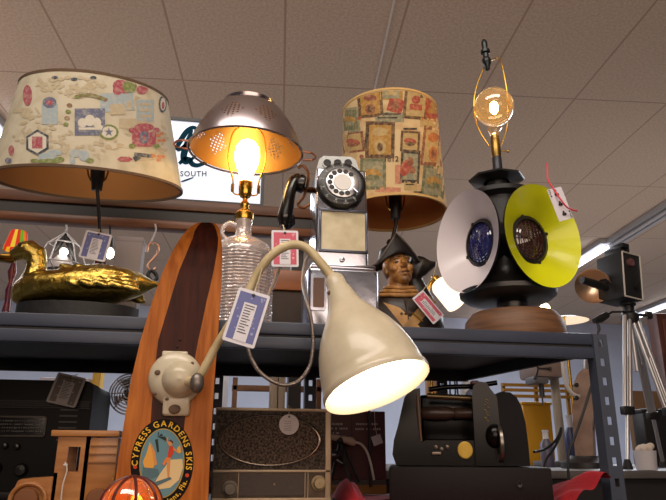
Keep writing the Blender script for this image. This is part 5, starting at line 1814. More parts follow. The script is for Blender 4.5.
def s_hook():
    Yp = YW-.03
    s = S(P(152, 250, Yp))
    t = thing('hanging_scroll_hook', 'copper S-shaped scroll hanging on a white hook beside the ski', 'hook', P(152, 278, Yp))
    b = MB(); b.tube([P(155, 224, Yp), P(156, 229, Yp), P(154, 236, Yp), P(152, 240, Yp), P(150.5, 243, Yp), P(154, 244, Yp)], .9*s, 8, smooth_path=4)
    b.build('hook', mat('white_wire', (206, 204, 208), .4), t)
    b = MB()
    b.tube([P(147, 252, Yp), P(148.5, 245, Yp), P(153, 243, Yp), P(158, 246, Yp), P(157, 254, Yp), P(150, 262, Yp), P(147.5, 267, Yp), P(151, 270.5, Yp), P(156, 268, Yp)], 1.2*s, 10, smooth_path=6)
    b.build('scroll', mat('copper', (206, 158, 132), .3, .85), t)
    b = MB()
    b.tube([P(148, 274, Yp), P(151, 270.5, Yp), P(155, 273, Yp), P(157, 278, Yp), P(153, 281, Yp), P(149, 278, Yp), P(148, 274, Yp)], 2.0*s, 10, smooth_path=4)
    b.build('weight', BLACKM, t)
s_hook()
def bulb_pendant():
    Yp = YW-.03
    s = S(P(110, 250, Yp))
    t = thing('hanging_bulb', 'small bright bare bulb hanging behind the blue tag of the duck lamp', 'lamp', P(110, 258, Yp))
    b = MB(); b.tube([P(110, 226, Yp), P(110, 242, Yp)], 1*s, 8); b.build('cord', BLACKM, t)
    b = MB(); b.tube([P(110, 238, Yp), P(110, 248, Yp)], 3.2*s, 12); b.build('socket', BLACKM, t)
    b = MB(); b.ball(P(110, 253.5, Yp), (4*s, 4*s, 5.5*s), 0, 14); b.build('bulb', glow('small_bulb', (255, 244, 226), 14), t)
bulb_pendant()
# little striped lamp at the left edge
def striped_lamp():
    Yp = 1.655
    c = P(8, 300, Yp); s = S(c)
    t = thing('small_striped_lamp', 'small lamp with red, yellow and green striped shade behind the duck head', 'lamp', (c.x, Yp, ZS))
    A = Vector((c.x, Yp, 0)); T = Matrix.Translation(A)
    z = lambda py: ZAT(py, 8, Yp)
    cols = [(206, 44, 26), (222, 190, 40), (206, 44, 26), (96, 172, 40), (226, 120, 30), (206, 44, 26)]
    b = MB()
    n = 36
    for k in range(n):
        a0, a1 = 2*PI*k/n, 2*PI*(k+1)/n
        pts = [T @ Vector((r*s*cos(a), r*s*sin(a), zz)) for r, a, zz in ((12.5, a0, z(250)), (12.5, a1, z(250)), (7.5, a1, z(231)), (7.5, a0, z(231)))]
        b.poly(pts, k//2 % 6)
    b.build('lamp_shade', [mat('stripe_%d' % i, q, .6, emit=.5) for i, q in enumerate(cols)], t, fix=False)
    b = MB(); b.ball(A+Vector((0, 0, z(243))), 3*s, 0, 12); b.build('bulb', glow('small_bulb2', (255, 220, 150), 5), t)
    b = MB()
    b.lathe([(.001, ZS+.001), (8*s, ZS+.001), (8*s, ZS+.008), (3*s, z(302)), (4*s, z(290)), (2*s, z(282)), (4.6*s, z(272)), (2*s, z(262)), (1.5*s, z(247)), (.001, z(247))], T, 24)
    b.build('base', mat('lamp_red_glaze', (126, 44, 34), .25, noise=(40, (70, 30, 60))), t)
striped_lamp()
# white carton behind the duck
b = MB()
xa, xb = XAT(115, 260, 1.66), XAT(142, 260, 1.66)
za = ZAT(239, 128, 1.66)
b.b2((xa, 1.645, ZS+.001), (xb, 1.70, za), 0, .002)
b.b2((xa-.001, 1.644, za-.012), (xb+.001, 1.701, za+.002), 0, .002)
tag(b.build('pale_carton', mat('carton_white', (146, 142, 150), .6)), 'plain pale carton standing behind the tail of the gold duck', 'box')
# small dark maroon pot under the tag
b = MB()
cc = P(98, 280, 1.668)
b.lathe([(.001, ZS+.001), (.014, ZS+.001), (.017, ZS+.03), (.014, ZAT(262, 98, 1.668)), (.012, ZAT(260, 98, 1.668)), (.001, ZAT(261, 98, 1.668))], Matrix.Translation((cc.x, 1.668, 0)), 24)
tag(b.build('maroon_jar', mat('maroon_glaze', (92, 30, 36), .4)), 'slim dark maroon jar just below the blue duck lamp tag', 'jar')

# long counter in the back right
ZK = 1.372
CX0, CX1, CY0, CY1 = -.45, 3.2, 2.0, 3.25
def counter():
    t = thing('display_counter', 'long dark counter behind the shelves, carrying the tripod and machinery', 'table', ((CX0+CX1)/2, (CY0+CY1)/2, 0))
    b = MB(); b.b2((CX0, CY0, ZK-.025), (CX1, CY1, ZK), 0, .004)
    b.build('tabletop', mat('counter_top', (104, 98, 96), .5, noise=(6, (84, 79, 78))), t)
    b = MB(); b.b2((CX0+.02, CY0+.02, ZK-.30), (CX1-.02, CY0+.04, ZK-.026), 0)
    b.build('apron', mat('counter_dark', (34, 31, 32), .6), t)
    for x in (CX0+.06, CX1-.06):
        for y in (CY0+.09, CY1-.06):
            b = MB(); b.b2((x-.03, y-.03, 0), (x+.03, y+.03, ZK-.026), 0)
            b.build('leg', mat('counter_dark', (34, 31, 32), .6), t)
counter()

# movie camera on tripod
def tripod_camera():
    Yt = 2.25
    hd = P(629, 312, Yt); s = S(hd)
    t = thing('tripod', 'silver-legged camera tripod standing on the back counter at right', 'tripod', (hd.x, Yt, ZK))
    silver = mat('tripod_silver', (186, 182, 182), .35, .8)
    top = hd+Vector((0, 0, -.01))
    feet = [(XAT(627, 460, 2.10), 2.10), (XAT(662, 455, 2.48), 2.48), (XAT(688, 455, 2.13), 2.13)]
    for i, (fx, fy) in enumerate(feet):
        f = Vector((fx, fy, ZK+.012)); a = top+Vector(((fx-top.x)*.12, (fy-top.y)*.12, -.012))
        d = (f-a).normalized(); side = d.cross(Vector((0, 1, 0))).normalized()*.010
        b = MB()
        mid = a.lerp(f, .66)
        b.tube([a+side, mid+side], .0085, 10); b.tube([a-side, mid-side], .0085, 10)
        b.tube([a.lerp(f, .3), f], .0075, 10)
        b.box(mid, (.045, .026, .03), 1, None, .004)
        lg = b.build('leg', [silver, BLACKM], t)
        b = MB(); b.lathe([(.001, ZK+.001), (.017, ZK+.001), (.016, ZK+.012), (.009, ZK+.034), (.001, ZK+.034)], Matrix.Translation((fx, fy, 0)), 16)
        b.build('rubber_foot', DARK, lg)
    b = MB()
    b.lathe([(.001, -.05), (.026, -.05), (.034, -.035), (.034, -.01), (.022, 0), (.022, .022), (.03, .026), (.03, .032), (.001, .032)], Matrix.Translation(hd), 24)
    b.tube([hd+Vector((.03, 0, -.01)), hd+Vector((.075, -.01, -.012))], .006, 10)
    b.tube([hd+Vector((.066, -.008, -.012)), hd+Vector((.085, -.012, -.012))], .016, 12)
    b.build('pan_head', BLACKM, t)
    b = MB()
    b.tube([hd+Vector((-.02, 0, .0)), P(612, 312, Yt-.02), P(606, 316, Yt-.03)], .004, 8)
    b.tube([P(607, 315, Yt-.03), P(600, 319, Yt-.035), P(594, 321, Yt-.04)], [.013, .016, .010], 12)
    b.build('pan_handle', BLACKM, t)
    b = MB()
    b.tube([P(597, 322, Yt-.04), P(599, 329, Yt-.04), P(597, 337, Yt-.04), P(600, 346, Yt-.04), P(599, 356, Yt-.04)], [.004, .006, .003, .006, .004], 8, smooth_path=3)
    b.build('strap', BLACKM, t)
    b = MB()
    b.tube([top+Vector((0, 0, -.03)), top+Vector((0, 0, -.22))], .011, 12)
    b.build('centre_column', silver, t)
    # camera body
    cz = ZAT(276, 622, Yt)
    zb = hd.z+.033
    ht = ZAT(257, 622, Yt)-zb
    t2 = thing('box_camera', 'black box movie camera with white-edged face, mounted on the tripod', 'camera', (hd.x, Yt, zb))
    M = Matrix.Rotation(rad(14), 4, 'Z') @ Matrix.Rotation(rad(5), 4, 'Y')
    o = hd+Vector((-.024, 0, .034+ht/2))
    def B(x, y, z): return o + (M @ Vector((x, y, z)))
    wx, wy = .098, .13
    b = MB(); b.box(o, (wx, wy, ht-.006), 0, M, .006, 2)
    b.build('camera_body', mat('camera_leatherette', (24, 24, 26), .55, bump=(180, .3)), t2)
    b = MB()
    hx, hz = wx/2-.003, ht/2-.006
    yf = -wy/2-.001
    for (x0, z0), (x1, z1) in (((-hx, -hz), (hx, -hz)), ((-hx, hz), (hx, hz)), ((-hx, -hz), (-hx, hz)), ((hx, -hz), (hx, hz))):
        b.tube([B(x0, yf, z0), B(x1, yf, z1)], .0032, 8)
    b.build('face_trim', mat('camera_trim', (196, 188, 178), .4), t2)
    b = MB()
    b.lathe([(.001, 0), (.016, 0), (.016, .012), (.010, .014), (.001, .010)], frame(B(-.012, yf, hz*.55), M.to_3x3() @ Vector((0, -1, 0))), 20)
    b.build('lens', mat('camera_lens', (120, 84, 84), .15, .3), t2)
    b = MB()
    b.lathe([(.001, 0), (.013, 0), (.012, .010), (.001, .011)], frame(B(.014, yf, -hz*.5), M.to_3x3() @ Vector((0, -1, 0))), 18)
    b.build('dial', BLACKM, t2)
    b = MB()
    b.box(B(-.002, 0, ht/2+.012), (.05, .085, .032), 0, M, .004); b.box(B(-.010, -.03, ht/2+.030), (.036, .05, .020), 0, M, .004)
    b.build('viewfinder', BLACKM, t2)
    b = MB(); b.box(B(-.044, -.028, ht/2-.012), (.004, .014, .012), 0, M)
    b.build('name_plate', mat('plate_cream', (190, 172, 140), .5), t2)
    # flash reflector on a side bracket
    rc = P(593, 286, Yt+.03)
    ax = Vector((-.55, -.70, -.32)).normalized()
    Mr = frame(rc, ax)
    R = 17*s
    b = MB()
    b.lathe([(.012, -.045), (R*.5, -.036), (R*.82, -.018), (R, .004), (R*1.03, .006), (R*1.0, .002), (R*.8, -.022), (R*.5, -.040), (.012, -.049)], Mr, 36)
    fr_ = b.build('flash_reflector', mat('copper_reflector', (222, 190, 160), .34, .9), t2, fix=False)
    b = MB()
    b.tube([P(582, 280, Yt-.055), P(595, 284, Yt-.04), P(606, 288, Yt-.02)], [.014, .016, .016], 16)
    b.build('flash_handle', mat('flash_black', (20, 20, 21), .4), t2)
    b = MB(); b.tube([P(598, 284, Yt-.03), P(606, 283, Yt+.01), P(612, 282, Yt)], .007, 10)
    b.build('bracket', BLACKM, t2)
tripod_camera()

# frosted lamp chimney glowing beside the bust
def chimney_lamp():
    Yc = 2.12
    c = P(437, 281, Yc); s = S(c)
    bx = XAT(428, 300, Yc)
    t = thing('glowing_chimney_lamp', 'glowing white glass lamp tilted on a brass arm behind the bust', 'lamp', (bx, Yc, ZK))
    e = P(457, 303, Yc-.05)
    ax = (e-c).normalized()
    M = frame(c, ax); L = (e-c).length
    b = MB(); b.lathe([(.001, L*.10), (8.5*s, L*.10), (10.5*s, L*.22), (11*s, L*.6), (11.5*s, L), (10.8*s, L), (.001, L*.97)], M, 28)
    b.build('glass_shade', glow('white_glass_glow', (255, 232, 200), 1.8), t)
    b = MB(); b.lathe([(.001, -5*s), (3*s, -5*s), (5*s, -3*s), (5*s, 1*s), (7.6*s, 3*s), (7.6*s, 5*s), (.001, 5*s)], M, 20)
    b.ball(M @ Vector((0, 0, -5*s)), 3*s)
    b.build('fitter', BRASS, t)
    b = MB(); b.tube([c-ax*4*s, P(431, 283, Yc), P(428, 292, Yc), Vector((bx, Yc, c.z-.12)), Vector((bx, Yc, ZK+.02))], 1.6*s, 10, smooth_path=4)
    b.build('arm', BRASS, t)
    b = MB(); b.lathe([(.001, ZK+.001), (.06, ZK+.001), (.055, ZK+.015), (.012, ZK+.024), (.001, ZK+.024)], Matrix.Translation((bx, Yc, 0)), 28)
    b.build('base', BRASS, t)
chimney_lamp()
def bowl_lamp():
    Yb = 2.90
    c = P(564, 320, Yb); s = S(c)
    t = thing('bowl_shade_lamp', 'lamp with wide white bowl shade and bare bulb, low behind lantern base', 'lamp', (c.x, Yb, ZK))
    M = Matrix.Translation(c)
    b = MB(); b.lathe([(23.6*s, -1*s), (14*s, 2.2*s), (3*s, 4*s)], M, 36, 1); b.lathe([(23.6*s, -1*s), (23*s, -1*s), (13.6*s, 1.4*s), (3*s, 3*s)], M, 36, 0)
    b.build('lamp_shade', [mat('bowl_white', (236, 226, 210), .5, emit=.9, ecol=(255, 226, 190)), mat('bowl_outer', (150, 140, 130), .5)], t, fix=False)
    bb = P(545, 309, Yb-.05)
    b = MB(); b.ball(bb, (5*s, 5*s, 6*s), 0, 14); b.build('bulb', glow('small_bulb3', (255, 210, 150), 20), t)
    b = MB(); b.tube([bb+Vector((0, 0, -5*s)), bb+Vector((0, .02, -14*s)), c+Vector((0, 0, -16*s))], 1.6*s, 8, smooth_path=3); b.build('socket_arm', BRASS, t)
    b = MB(); b.tube([Vector((c.x, Yb, ZK+.015)), c+Vector((0, 0, 4*s))], 1.5*s, 10); b.build('stem', BRASS, t)
    b = MB(); b.lathe([(.001, ZK+.001), (.035, ZK+.001), (.032, ZK+.012), (.01, ZK+.02), (.001, ZK+.02)], Matrix.Translation((c.x, Yb, 0)), 24); b.build('base', BLACKM, t)
bowl_lamp()

# things on the counter, seen under the shelf at right
def drill_press():
    Yk = 2.62
    s = S(P(556, 400, Yk))
    x = lambda px: XAT(px, 400, Yk); z = lambda py: ZAT(py, 556, Yk)
    t = thing('bench_drill', 'pale bench drill press with column and grey head under the shelf', 'machine', (x(556), Yk, ZK))
    pt = mat('drill_beige', (158, 146, 130), .5)
    b = MB(); b.tube([(x(557), Yk, ZK+.02), (x(556), Yk, z(345))], 4.4*s, 16); b.build('column', pt, t)
    b = MB(); b.b2((x(536), Yk-.12, ZK+.001), (x(562), Yk+.08, ZK+.022), 0, .004); b.build('base', mat('drill_grey', (92, 90, 92), .5), t)
    b = MB()
    b.box((x(541), Yk-.02, z(371)), (30*s, .16, 18*s), 0, None, .012, 2)
    b.box((x(534), Yk-.04, z(382)), (14*s, .10, 8*s), 1, None, .006, 2)
    b.build('head', [mat('drill_head', (128, 108, 98), .45), mat('drill_grey', (92, 90, 92), .5)], t)
    b = MB(); b.tube([(x(538), Yk-.04, z(384)), (x(538), Yk-.04, z(398))], 2.6*s, 12); b.tube([(x(538), Yk-.04, z(397)), (x(538), Yk-.04, z(406))], .9*s, 8)
    b.build('chuck', mat('drill_dark', (44, 44, 46), .4), t)
    b = MB()
    for a in (0, 2.1, 4.2):
        b.tube([Vector((x(530), Yk-.10, z(372))), Vector((x(530)+11*s*cos(a), Yk-.11, z(372)+11*s*sin(a)))], .9*s, 8)
        b.ball((x(530)+11*s*cos(a), Yk-.11, z(372)+11*s*sin(a)), 1.8*s, 0, 10)
    b.build('feed_handle', mat('drill_dark', (44, 44, 46), .4), t)
drill_press()
def projector():
    Yk = 2.30
    s = S(P(585, 400, Yk))
    q = lambda px, py, d=0: P(px, py, Yk-d)
    t = thing('tan_projector', 'worn tan upright machine with white hose beside the perforated post', 'machine', (XAT(585, 440, Yk), Yk, ZK))
    tan = mat('projector_tan', (150, 124, 108), .5, noise=(14, (120, 96, 84)))
    b = MB()
    zb = ZK+.04
    def ring(px, py, w, d, z=None):
        c = q(px, py)
        if z is not None: c.z = z
        return (c, Vector((w*s, 0, 0)), Vector((0, d*s, 0)))
    b.loft([ring(584, 440, 11, 14, zb), ring(584, 430, 12, 15), ring(585, 405, 13, 15), ring(586, 385, 14, 15), ring(588, 375, 12, 13), ring(591, 368, 8, 8)], 4)
    b.build('body', tan, t, sharp=20)
    b = MB(); b.lathe([(.001, 0), (7*s, 0), (7.5*s, 8*s), (6*s, 16*s), (.001, 16*s)], frame(q(590, 371), (.22, 0, 1)), 20)
    b.build('motor_cap', mat('cap_steel', (120, 112, 108), .4, .6), t)
    b = MB(); b.lathe([(.001, ZK+.001), (22*s, ZK+.001), (22*s, ZK+.02), (16*s, ZK+.034), (15*s, zb+.004), (.001, zb+.004)], Matrix.Translation((XAT(582, 440, Yk), Yk, 0)), 32)
    b.build('base', mat('projector_base', (38, 36, 38), .45), t)
    b = MB(); b.tube([q(563, 350, .02), q(563, 365, .02), q(565, 380, .02), q(570, 391, .02), q(577, 396, .02), q(583, 396, .0)], 2.0*s, 10, smooth_path=5)
    b.build('hose', mat('hose_white', (196, 190, 186), .5), t)
    b = MB(); b.tube([q(591, 372, .02), q(594, 400, .03), q(592, 430, .03)], 2*s, 10); b.build('lever', mat('lever_dark', (30, 28, 28), .4), t)
    for py in (385, 398):
        b = MB(); b.lathe([(2.4*s, 0), (2.2*s, .006), (.001, .007)], frame(q(576, py, .045), (0, -1, 0)), 14); b.build('knob', mat('knob_dark', (36, 30, 28), .4), t)
projector()
def wire_rack():
    Yk = 3.05
    t = thing('yellow_wire_rack', 'low yellow metal rack across the back of the counter', 'rack', (XAT(565, 420, Yk), Yk, ZK))
    ym = mat('rack_yellow', (150, 112, 40), .5)
    x0, x1 = XAT(505, 420, Yk), XAT(606, 420, Yk)
    for py in (386, 391, 397):
        b = MB(); z = ZAT(py, 560, Yk); b.b2((x0, Yk-.01, z-.007), (x1, Yk+.01, z+.007), 0); b.build('rail', ym, t)
    for px in (507, 540, 572, 604):
        b = MB(); xx = XAT(px, 420, Yk); b.b2((xx-.008, Yk+.011, ZK+.001), (xx+.008, Yk+.026, ZAT(384, 560, Yk)), 0); b.build('upright', ym, t)
wire_rack()
b = MB()
Yk = 2.85
b.b2((XAT(524, 420, Yk), Yk, ZK+.001), (XAT(552, 420, Yk), Yk+.12, ZAT(403, 540, Yk)), 0, .004)
b.b2((XAT(523, 420, Yk), Yk-.006, ZAT(405, 540, Yk)), (XAT(553, 420, Yk), Yk+.126, ZAT(402, 540, Yk)), 0, .003)
tag(b.build('yellow_bin', mat('bin_yellow', (206, 150, 28), .45)), 'bright yellow storage bin between the black machine and the drill column', 'bin')
def bottle(px, Yk, col, top, label, name):
    b = MB(); s = S(P(px, 430, Yk)); z1 = ZAT(top, px, Yk); h = z1-ZK
    b.lathe([(.001, ZK+.001), (6*s, ZK+.001), (6.4*s, ZK+.01), (6.4*s, ZK+h*.62), (2.8*s, ZK+h*.76), (2.8*s, z1-.01), (3.2*s, z1-.008), (3.2*s, z1), (.001, z1)], Matrix.Translation((XAT(px, 430, Yk), Yk, 0)), 24, [0]*4+[1]*4)
    tag(b.build(name, [mat(name+'_body', col, .35), mat('bottle_cap_white', (200, 200, 206), .5)]), label, 'bottle')
bottle(570, 2.45, (48, 58, 104), 415, 'dark blue bottle with white cap between drill column and tan machine', 'blue_bottle')
bottle(545, 2.50, (88, 84, 104), 430, 'short grey-violet bottle right of the black machine', 'grey_bottle')
# clutter of cables
def cable(name, pts, r, label, col=(18, 17, 18)):
    b = MB(); b.tube(pts, r, 8, smooth_path=5)
    tag(b.build(name, mat('cable_%d%d' % (col[0], col[1]), col, .5)), label, 'cable')
cable('hanging_cable', [P(599, 366, 1.83), P(592, 384, 1.83), P(584, 410, 1.83), P(575, 436, 1.83), P(569, 452, 1.83), P(568, 468, 1.83), P(570, 490, 1.83)], .0042, 'black twisted cable hanging diagonally across the tan machine')
cable('power_cord', [P(534, 452, 1.90), P(545, 449, 1.93), P(556, 440, 1.95), P(561, 428, 1.96), P(560, 436, 1.96), P(553, 450, 1.94), P(545, 462, 1.92), P(543, 480, 1.9)], .004, 'thin black cable looping up beside the end of black machine')
def cardboard_box():
    Yk = 2.95
    b = MB()
    b.b2((XAT(636, 420, Yk), Yk, ZK+.001), (XAT(690, 420, Yk), Yk+.06, ZAT(391, 650, Yk)), 0, .002)
    tag(b.build('cardboard_box', mat('cardboard', (132, 102, 74), .8, noise=(8, (118, 90, 64)))), 'brown cardboard box behind the tripod legs at right', 'box')
    Yk = 2.60
    b = MB()
    b.b2((XAT(645, 430, Yk), Yk, ZK+.001), (XAT(684, 430, Yk), Yk+.08, ZAT(410, 655, Yk)), 0, .004)
    b.b2((XAT(644, 430, Yk), Yk-.003, ZAT(413, 655, Yk)), (XAT(685, 430, Yk), Yk+.083, ZAT(409, 655, Yk)), 0, .003)
    tag(b.build('black_case', mat('case_black', (24, 23, 25), .5, bump=(120, .2))), 'plain black case in front of the cardboard box at right', 'case')
cardboard_box()
def paper_cup():
    Yk = 2.045
    c = Vector((XAT(645, 455, Yk), Yk, ZK)); 
    t = thing('white_dispenser', 'small white tub with crumpled tissue on the counter edge', 'tub', c)
    b = MB(); b.lathe([(.001, .001), (.032, .001), (.034, .04), (.036, .062), (.034, .062), (.031, .05), (.001, .05)], Matrix.Translation(c), 20); b.build('tub', mat('tub_white', (196, 192, 196), .5), t)
    b = MB(); rd = random.Random(8)
    for k in range(7): b.ball(c+Vector((rd.uniform(-.018, .018), rd.uniform(-.015, .015), .062+rd.uniform(0, .022))), (.014, .012, .011), 0, 10)
    b.build('tissue', mat('tissue_cream', (206, 190, 176), .9), t, voxel=.003, smooth=2)
paper_cup()
def tall_cabinet():
    Yk = 3.6
    b = MB()
    x0 = XAT(660, 340, Yk); z1 = ZAT(313, 660, Yk)
    t = thing('tall_wooden_cabinet', 'tall dark red-brown wooden cabinet at the far right edge', 'cabinet', (x0+.3, Yk+.2, 0))
    b.b2((x0, Yk, .001), (x0+.7, Yk+.10, z1), 0, .008)
    b.build('carcass', mat('cabinet_mahogany', (92, 50, 40), .45, noise=(6, (70, 36, 30)), stretch=(4, 4, .5)), t)
    b = MB(); b.b2((x0+.03, Yk-.012, .06), (x0+.34, Yk-.001, z1-.04), 0, .006); b.build('door', mat('cabinet_door', (104, 58, 46), .45), t)
tall_cabinet()

# seen under the shelf in the middle: wooden bench frame, pale box with panels
def low_bench():
    Yk = 2.35
    t = thing('wooden_crate_frame', 'open brown wooden frame behind the table radio', 'crate', (XAT(272, 400, Yk), Yk, ZK))
    wd = mat('frame_pine', (146, 102, 70), .6, noise=(12, (120, 80, 52)))
    b = MB(); b.b2((XAT(232, 388, Yk), Yk, ZAT(391, 272, Yk)), (XAT(322, 388, Yk), Yk+.04, ZAT(385.5, 272, Yk)), 0, .002); b.build('rail', wd, t)
    for px in (235, 319):
        b = MB(); b.b2((XAT(px-2.5, 388, Yk), Yk, ZK+.001), (XAT(px+2.5, 388, Yk), Yk+.04, ZAT(378, 272, Yk)), 0, .002); b.build('post', wd, t)
low_bench()
b = MB()
Yk = 2.28
for k in range(2):
    b.b2((XAT(271+k*7.5, 388, Yk), Yk, ZK+.001), (XAT(277.5+k*7.5, 388, Yk), Yk+.03, ZAT(370, 272, Yk)), 0, .002)
b.b2((XAT(270, 388, Yk), Yk+.028, ZK+.001), (XAT(286, 388, Yk), Yk+.034, ZAT(369, 272, Yk)), 0)
tag(b.build('pale_board', mat('board_beige', (190, 170, 146), .6)), 'upright pale beige board between the wooden frame posts', 'board')
b = MB()
Yk = 2.20
b.b2((XAT(216, 388, Yk), Yk, ZK+.001), (XAT(228, 388, Yk), Yk+.08, ZAT(368, 222, Yk)), 0, .003)
tag(b.build('white_carton', mat('carton_bright', (214, 220, 236), .6)), 'narrow white carton just right of the ski under the shelf', 'box')
# desk fan guard at left, beside the ski
def fan():
    Yk = 1.74
    c = P(130, 394, 1.80); s = S(c)
    t = thing('desk_fan', 'silver wire desk fan partly hidden left of the ski', 'fan', (c.x, 1.8, ZT-.011))
    b = MB()
    for r in (5, 8, 11, 14, 17, 20):
        b.tube([c+Vector((r*s*cos(a), -.03*(1-(r/20)**2), r*s*sin(a))) for a in [2*PI*k/40 for k in range(41)]], .8*s, 6, cap=False)
    for k in range(8):
        a = 2*PI*k/8
        b.tube([c+Vector((0, -.03, 0)), c+Vector((11*s*cos(a), -.021, 11*s*sin(a))), c+Vector((20*s*cos(a), 0, 20*s*sin(a)))], .6*s, 6)
    b.build('guard', mat('fan_wire', (160, 156, 156), .3, .9), t)
    b = MB()
    for k in range(4):
        a = PI/2*k+.3
        d = Vector((cos(a), 0, sin(a))); e = Vector((-sin(a), 0, cos(a)))
        pts = [c+d*3*s+e*2*s+Vector((0, .01, 0)), c+d*16*s+e*7*s+Vector((0, .004, 0)), c+d*17*s-e*3*s+Vector((0, .02, 0)), c+d*3*s-e*2*s+Vector((0, .016, 0))]
        b.poly(pts, 0)
    b.ball(c+Vector((0, .01, 0)), (4*s, 5*s, 4*s), 0, 14)
    b.build('blade', mat('fan_blade', (96, 94, 98), .35, .7), t, fix=False)
    b = MB(); b.lathe([(.001, 0), (9*s, 0), (10*s, 14*s), (6*s, 24*s), (.001, 25*s)], frame(c+Vector((0, .03, 0)), (0, 1, 0)), 20); b.build('motor', BLACKM, t)
    b = MB()
    z0 = ZT-.011
    b.tube([c+Vector((0, .06, -8*s)), Vector((c.x, 1.86, z0+.02))], .012, 12)
    b.build('stem', BLACKM, t)
    b = MB(); b.lathe([(.001, z0+.001), (.055, z0+.001), (.05, z0+.016), (.012, z0+.026), (.001, z0+.026)], Matrix.Translation((c.x, 1.86, 0)), 28); b.build('base', BLACKM, t)
# (the fan stands on its own small stand behind the unit)
def fan_stand():
    c = P(130, 394, 1.80)
    t = thing('pedestal_stand', 'slim black stand carrying the desk fan behind the shelving', 'stand', (c.x, 1.86, 0))
    z0 = ZT-.011
    b = MB(); b.lathe([(.001, z0-.012), (.10, z0-.012), (.10, z0), (.001, z0)], Matrix.Translation((c.x, 1.86, 0)), 28); b.build('top', BLACKM, t)
    b = MB(); b.tube([(c.x, 1.86, .02), (c.x, 1.86, z0-.012)], .014, 12); b.build('pole', BLACKM, t)
    b = MB(); b.lathe([(.001, .001), (.12, .001), (.12, .014), (.001, .02)], Matrix.Translation((c.x, 1.86, 0)), 28); b.build('base', BLACKM, t)
fan(); fan_stand()

# between radio and black machine
def maroon_book():
    Yk = 1.655
    c0, c1 = P(327, 455, Yk), P(384, 413, Yk)
    z0 = ZT-.011
    s = S(c0)
    zb = c0.z
    t = thing('maroon_folder', 'flat maroon box with faint white lettering propped behind the radio', 'box', ((c0.x+c1.x)/2, Yk+.02, z0))
    x0, x1 = XAT(325, 434, Yk), XAT(385.5, 434, Yk)
    z1 = ZAT(411, 355, Yk)
    b = MB(); b.b2((x0, Yk, z0+.035), (x1, Yk+.03, z1), 0, .002); b.build('cover', mat('maroon_card', (92, 52, 52), .6, noise=(10, (76, 42, 44))), t)
    b = MB(); xm = XAT(351.5, 434, Yk); b.b2((xm-.001, Yk-.0015, z0+.04), (xm+.001, Yk, z1-.003), 0); b.build('seam', mat('maroon_dark', (58, 32, 34), .6), t)
    b = MB(); b.b2((x0, Yk+.001, z0+.0235), (x1, Yk+.029, z0+.0345), 0); b.build('lower_edge', mat('grey_band', (78, 70, 68), .6), t)
    b = MB(); b.b2((x0, Yk+.001, z0+.001), (x1, Yk+.029, z0+.023), 0); b.build('stand_block', mat('amber_wood', (150, 98, 34), .5), t)
    rd = random.Random(6)
    for col in (((337, 424, 9), (338.5, 428.5, 20), (336, 433, 7)), ((366, 424, 24), (366.5, 429, 26))):
        b = MB()                    # too faint to read: rows of small worn marks
        for px, py, wd in col:
            x = -wd/2
            while x < wd/2:
                w_ = rd.uniform(.8, 1.7)
                if rd.random() < .85:
                    b.poly([P(px+x+dx, py+dy, Yk-.0012) for dx, dy in ((0, rd.uniform(.8, 1.2)), (w_, 1.1), (w_*.9, rd.uniform(-1.2, -.7)), (.1, -1))], 0)
                x += w_+.55
        b.build('lettering', mat('faded_white', (186, 172, 166), .7), t, fix=False)
maroon_book()
b = MB()
Yk = 1.62
c = P(377, 440, Yk); s = S(c)
b.prism(rect(-5*s, -4.6*s, 5*s, 4.6*s), frame(c, (0, -1, .1), (1, 0, .35)), .0008, 0)
b.tube([c+Vector((0, 0, 4.5*s)), P(375, 425, Yk+.018), P(374.5, 413, Yk+.026), P(374.5, 410.3, Yk+.034)], .0008, 6)
tag(b.build('small_price_tag', mat('tag_white', (206, 196, 200), .7)), 'tiny tilted white tag hanging on the maroon box', 'tag')
def plug_strip():
    Yk = 1.60
    s = S(P(345, 442, Yk))
    t = thing('tabletop_stand', 'small black tripod stand beside the radio with a white plug adaptor', 'stand', (XAT(345, 470, Yk), Yk, ZT-.011))
    z0 = ZT-.010+.02
    q = lambda px, py, d=0: P(px, py, Yk-d)
    b = MB()
    zf = ZT-.008
    for px, d in ((359, .0), (350, .02), (331, .0)):
        f = q(px, 482, d); 
        b.tube([q(340, 440), f], 1.5*s, 8)
    b.ball(q(340, 440), 4.5*s, 0, 14)
    b.build('tripod_legs', BLACKM, t)
    b = MB()
    b.loft([(q(331, 437), Vector((0, 3*s, 0)), Vector((0, 0, 2.6*s))), (q(343, 439), Vector((0, 4*s, 0)), Vector((.6*s, 0, 3.4*s))), (q(352, 441.5), Vector((0, 4*s, 0)), Vector((.6*s, 0, 4.4*s))), (q(355, 442.5), Vector((0, 3*s, 0)), Vector((0, 0, 3*s)))], 16)
    b.build('plug_adaptor', mat('adaptor_cream', (190, 164, 146), .45), t)
    b = MB(); b.tube([q(354, 442), q(361, 444), q(367, 452), q(371, 465), q(374, 480)], 1.2*s, 8, smooth_path=5); b.build('cord', mat('white_cord', (200, 188, 176), .5), t)
    b = MB(); b.ball(q(333, 455), (9*s, 6*s, 5*s), 0, 16); b.tube([q(324, 462), q(334, 458), q(343, 464)], 2.5*s, 10); b.build('clamp', mat('clamp_steel', (84, 82, 84), .3, .7), t)
plug_strip()
b = MB()
b.tube([P(370.5, 487, 1.635), P(370, 470, 1.635), P(369.5, 440, 1.635), P(369, 385, 1.635)], .0034, 10)
tag(b.build('thin_black_rod', BLACKM), 'thin black upright rod between radio and black machine', 'rod')

